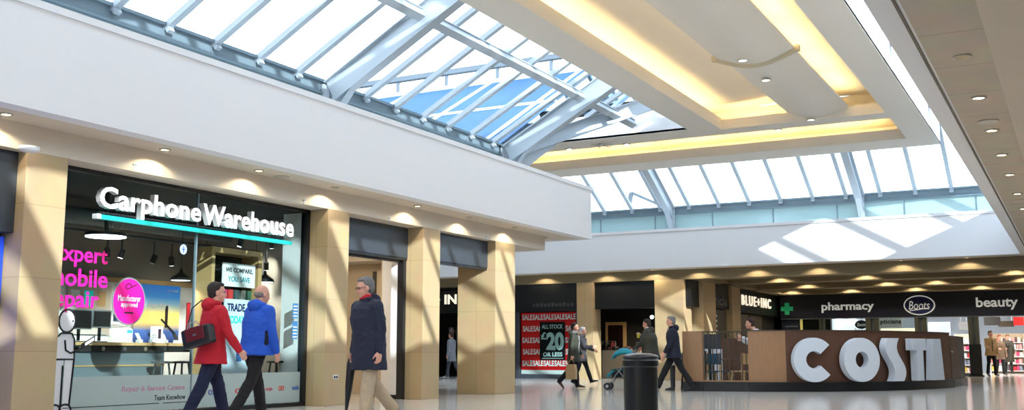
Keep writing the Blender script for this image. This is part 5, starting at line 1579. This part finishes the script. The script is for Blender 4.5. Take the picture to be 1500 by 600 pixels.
# man in blue jacket
L = spot_of(377, 420, 1.74)
blue_m, bw = person('balding grey-haired person in a bright blue hooded jacket passing the phone shop', L, HD(52), 1.74,
    dict(lean=.10, tl=(.30, .10), fl=0, tr=(-.30, .30), fr=.6, al=(.2, .35, .25), ar=(.05, .2, .24), yaw=-.2, nod=.1),
    dict(coat=(30, 84, 190), hem=.86, trousers=(26, 22, 22), shoes=(24, 22, 22), hair=(142, 132, 124), bald=True, hood=True, build=1.26, side_panels=(20, 24, 44), tw=1.1), voxel=.0095)

# couple before the sale window, walking right
L = spot_of(840, 474, 1.64)
cw1, c1p = person('person in a long olive coat and pale scarf walking before the sale window', L, HD(-12), 1.64,
    dict(tl=(.12, .05), fl=0, tr=(-.25, .45), fr=.8, al=(.1, .4, .1), ar=(-.1, .1, .2), yaw=-.1),
    dict(coat=(54, 56, 44), hem=.72, trousers=(24, 26, 34), shoes=(60, 34, 34), hair=(44, 36, 32), hood=True, scarf=(170, 164, 160), build=1.12), voxel=.013)
wr = c1p['arms']['r'][2]
hd = wr + Vector((-.02, 0, -.09))
t = thing('shopping_bag', 'tan paper shopping bag hanging from the olive-coated walker', 'bag', hd)
MB().loft([[hd + Vector((x * a_, y * .5, z)) for x, y in ((-.13, -.12), (.13, -.12), (.13, .12), (-.13, .12))] for a_, z in ((1.0, -.52), (1.05, -.3), (.85, -.14))]).build('bag_body', mat('tan_paper', (176, 146, 106), .7), t)
MB().tube([hd + Vector((-.09, 0, -.15)), hd + Vector((-.03, 0, -.02)), hd + Vector((.03, 0, -.02)), hd + Vector((.09, 0, -.15))], .008, 6).build('handle', mat('bag_cord', (150, 120, 90), .8), t)
L = spot_of(856, 481, 1.58) + Vector((.0, -.2, 0))
person('white-haired person in a dark coat linking arms with the olive coat', L, HD(-15), 1.58,
    dict(tl=(.34, .02), fl=-.25, tr=(-.22, .2), fr=.4, al=(.3, .9, .1), ar=(.4, 1.2, .15)),
    dict(coat=(48, 44, 48), hem=.74, trousers=(22, 22, 26), shoes=(22, 20, 22), hair=(206, 200, 196), scarf=(84, 78, 84), build=1.05), voxel=.013)

# walker in navy jacket, striding left towards the pushchair group
L = spot_of(986, 463, 1.75)
person('grey-haired man in a dark navy jacket and black trousers striding past the cafe screen', L, HD(176), 1.75,
    dict(lean=.06, tl=(-.42, .12), fl=.45, tr=(.46, .02), fr=-.1, al=(.25, .3, .1), ar=(-.15, .2, .1), nod=.05),
    dict(coat=(18, 24, 42), hem=.78, trousers=(20, 20, 24), shoes=(22, 20, 22), hair=(128, 122, 118), build=1.12, hood=True, tw=1.1), voxel=.012)
# man in olive parka pushing the pushchair
L = spot_of(952, 468, 1.72)
pk, pkp = person('person in a big olive parka behind the bin, pushing the pushchair', L, HD(160), 1.72,
    dict(lean=.10, tl=(.08, .05), tr=(-.12, .1), al=(.45, .5, .12), ar=(.3, 2.1, .25), nod=.15),
    dict(coat=(60, 58, 46), hem=.74, trousers=(44, 58, 84), shoes=(30, 30, 34), hair=(60, 46, 38), hood=True, collar=(196, 200, 214), build=1.5), voxel=.012)
hw = pkp['arms']['r'][2]
t = thing('yellow_cup', 'small yellow cup held up near the face of the olive parka', 'cup', hw + Vector((-.05, 0, .02)))
c = at(944, 486, 'y', (hw.y)); c = hw + (rt * -.07) + Vector((0, 0, .02))
MB().lathe((c.x, c.y, c.z - .05), [(.001, 0), (.035, 0), (.045, .11), (.04, .112), (.001, .112)], 20).build('cup', mat('cup_yellow', (216, 190, 60), .5), t, smooth=False)
MB().cyl((c.x, c.y, c.z + .062), .047, .012, 20).build('cup_lid', M['white'], t)
# person in striped hat between them
L = spot_of(977, 479, 1.50) + Vector((-.15, .75, 0))
person('person in a grey striped knitted hat, mostly hidden between olive parka and navy jacket', L, HD(170), 1.50, dict(al=(.2, .4, .1)),
    dict(coat=(176, 168, 156), hem=.7, trousers=(60, 60, 66), hair=(150, 140, 130), hat=('striped', (190, 184, 176))), voxel=.014)
# grey coat seen between the pillars
L = spot_of(662, 487, 1.62)
person('person in a grey coat seen in the gap between slim and widest pillars', L, HD(150), 1.62, dict(tl=(.2, .05), tr=(-.25, .3), fr=.5),
    dict(coat=(120, 124, 134), hem=.66, trousers=(66, 70, 78), shoes=(190, 190, 190), hair=(60, 44, 38)), voxel=.014)
# shoppers inside the pharmacy
for (px, py, H, hdg, lab, fit, fx) in ((1450, 486, 1.72, -92, 'person in an open beige jacket walking out of the pharmacy entrance', dict(coat=(196, 164, 122), hem=.82, trousers=(22, 22, 26), hair=(50, 36, 30), open_=(90, 88, 84), build=1.12), 0),
                              (1463, 491, 1.62, -85, 'person with reddish hair close behind the beige jacket in the pharmacy', dict(coat=(110, 88, 70), hem=.7, trousers=(24, 24, 28), hair=(120, 70, 44), hairlen='bob'), .5),
                              (1475, 491, 1.66, -98, 'person in a long dark olive coat beside the beige jacket in the pharmacy', dict(coat=(52, 50, 40), hem=.55, trousers=(26, 26, 26), hair=(120, 84, 56), hairlen='bob', build=1.2), 0),
                              (1486, 492, 1.68, -80, 'person in a dark coat partly behind the long olive coat in the pharmacy', dict(coat=(40, 36, 36), hem=.7, trousers=(26, 24, 24), hair=(40, 30, 26)), .6)):
    L = spot_of(px, py, H); L = L + Vector((L.x, L.y, 0)).normalized() * fx
    person(lab, L, HD(hdg), H, dict(tl=(.15, .05), tr=(-.18, .15), fr=.3, al=(.1, .3, .08), ar=(.3, 1.2, .1)), fit, voxel=.015)
# barista bending behind the counter
L = EYE + (at(1126, 478, 'z', 1.5) - EYE) * (26.9 / at(1126, 478, 'z', 1.5).y); L.z = 0
person('dark-haired cafe worker in a white top bending forward behind the pale wood bay', L, HD(175), 1.86, dict(lean=.62, tl=(.15, .05), tr=(.0, .1), al=(.5, 1.6, .1), ar=(.4, 1.6, .1)),
    dict(coat=(226, 230, 236), hem=.82, trousers=(30, 30, 34), hair=(64, 40, 38), coat_w=.3), voxel=.013)

# ================================================================== pushchair
px_, py_ = 912, 578
B = at(px_, py_, 'z', 0); B = pk.location + (rt * -.66) + Vector((0, -.25, 0)); B.z = 0
t = thing('pushchair', 'teal-hooded pushchair beside the litter bin', 'pushchair', B)
xf = Matrix.Translation(B) @ Matrix.Rotation(HD(165), 4, 'Z')
fr_ = M['grey_ui']
for sy in (-.22, .22):
    MB().tube([(-.42, sy, 1.0), (-.30, sy, .85), (.28, sy, .10)], .013, 8).build('frame_tube', fr_, t, xf=xf)
    MB().tube([(.05, sy, .50), (-.28, sy, .10)], .013, 8).build('frame_tube', fr_, t, xf=xf)
    for wx in (.30, -.30):
        for off in (-.03, .03):
            wmx = xf @ Matrix.Translation((wx, sy + off, .085)) @ Matrix.Rotation(R(90), 4, 'X')
            wo = MB().lathe((0, 0, -.012), [(.04, 0), (.075, 0), (.085, .006), (.085, .018), (.075, .024), (.04, .024)], 20).build('wheel', M['ink'], t, xf=wmx)
            MB().cyl((0, 0, -.014), .04, .028, 14).build('wheel_hub', M['chrome'], wo, xf=wmx)
MB().tube([(-.42, -.22, 1.0), (-.44, 0, 1.01), (-.42, .22, 1.0)], .016, 8).build('push_bar', M['ink'], t, xf=xf)
teal = tinted('teal_cloth', (28, 140, 158), .7)
MB().prism([(.20, -.2, .45), (-.08, -.2, .45), (-.22, -.2, .86), (-.18, -.2, .88), (-.04, -.2, .52), (.20, -.2, .50)], (0, .4, 0)).build('seat', tinted('dark_teal_cloth', (20, 60, 70), .8), t, xf=xf)
hd_ = MB()
rings = []
for k in range(9):
    a_ = R(10 + 150 * k / 8)
    rings.append([Vector((-.10 + .30 * math.cos(a_), .20 * math.cos(R(q)), .72 + (.30 * math.sin(a_)) * (.55 + .45 * math.sin(R(q))))) for q in range(0, 181, 20)] + [Vector((-.10 + .28 * math.cos(a_), .18 * math.cos(R(q)), .71 + (.28 * math.sin(a_)) * (.55 + .45 * math.sin(R(q))))) for q in range(180, -1, -20)])
hd_.loft(rings).build('hood', teal, t, smooth=True, xf=xf)
MB().box((-.06, -.19, .30), (.2, .19, .46)).build('basket', tinted('basket_cloth', (20, 24, 28)), t, bevel=.03, xf=xf)
MB().prism([(.12, -.2, .46), (.30, -.2, .30), (.33, -.2, .33), (.16, -.2, .5)], (0, .4, 0)).build('foot_cover', teal, t, xf=xf)
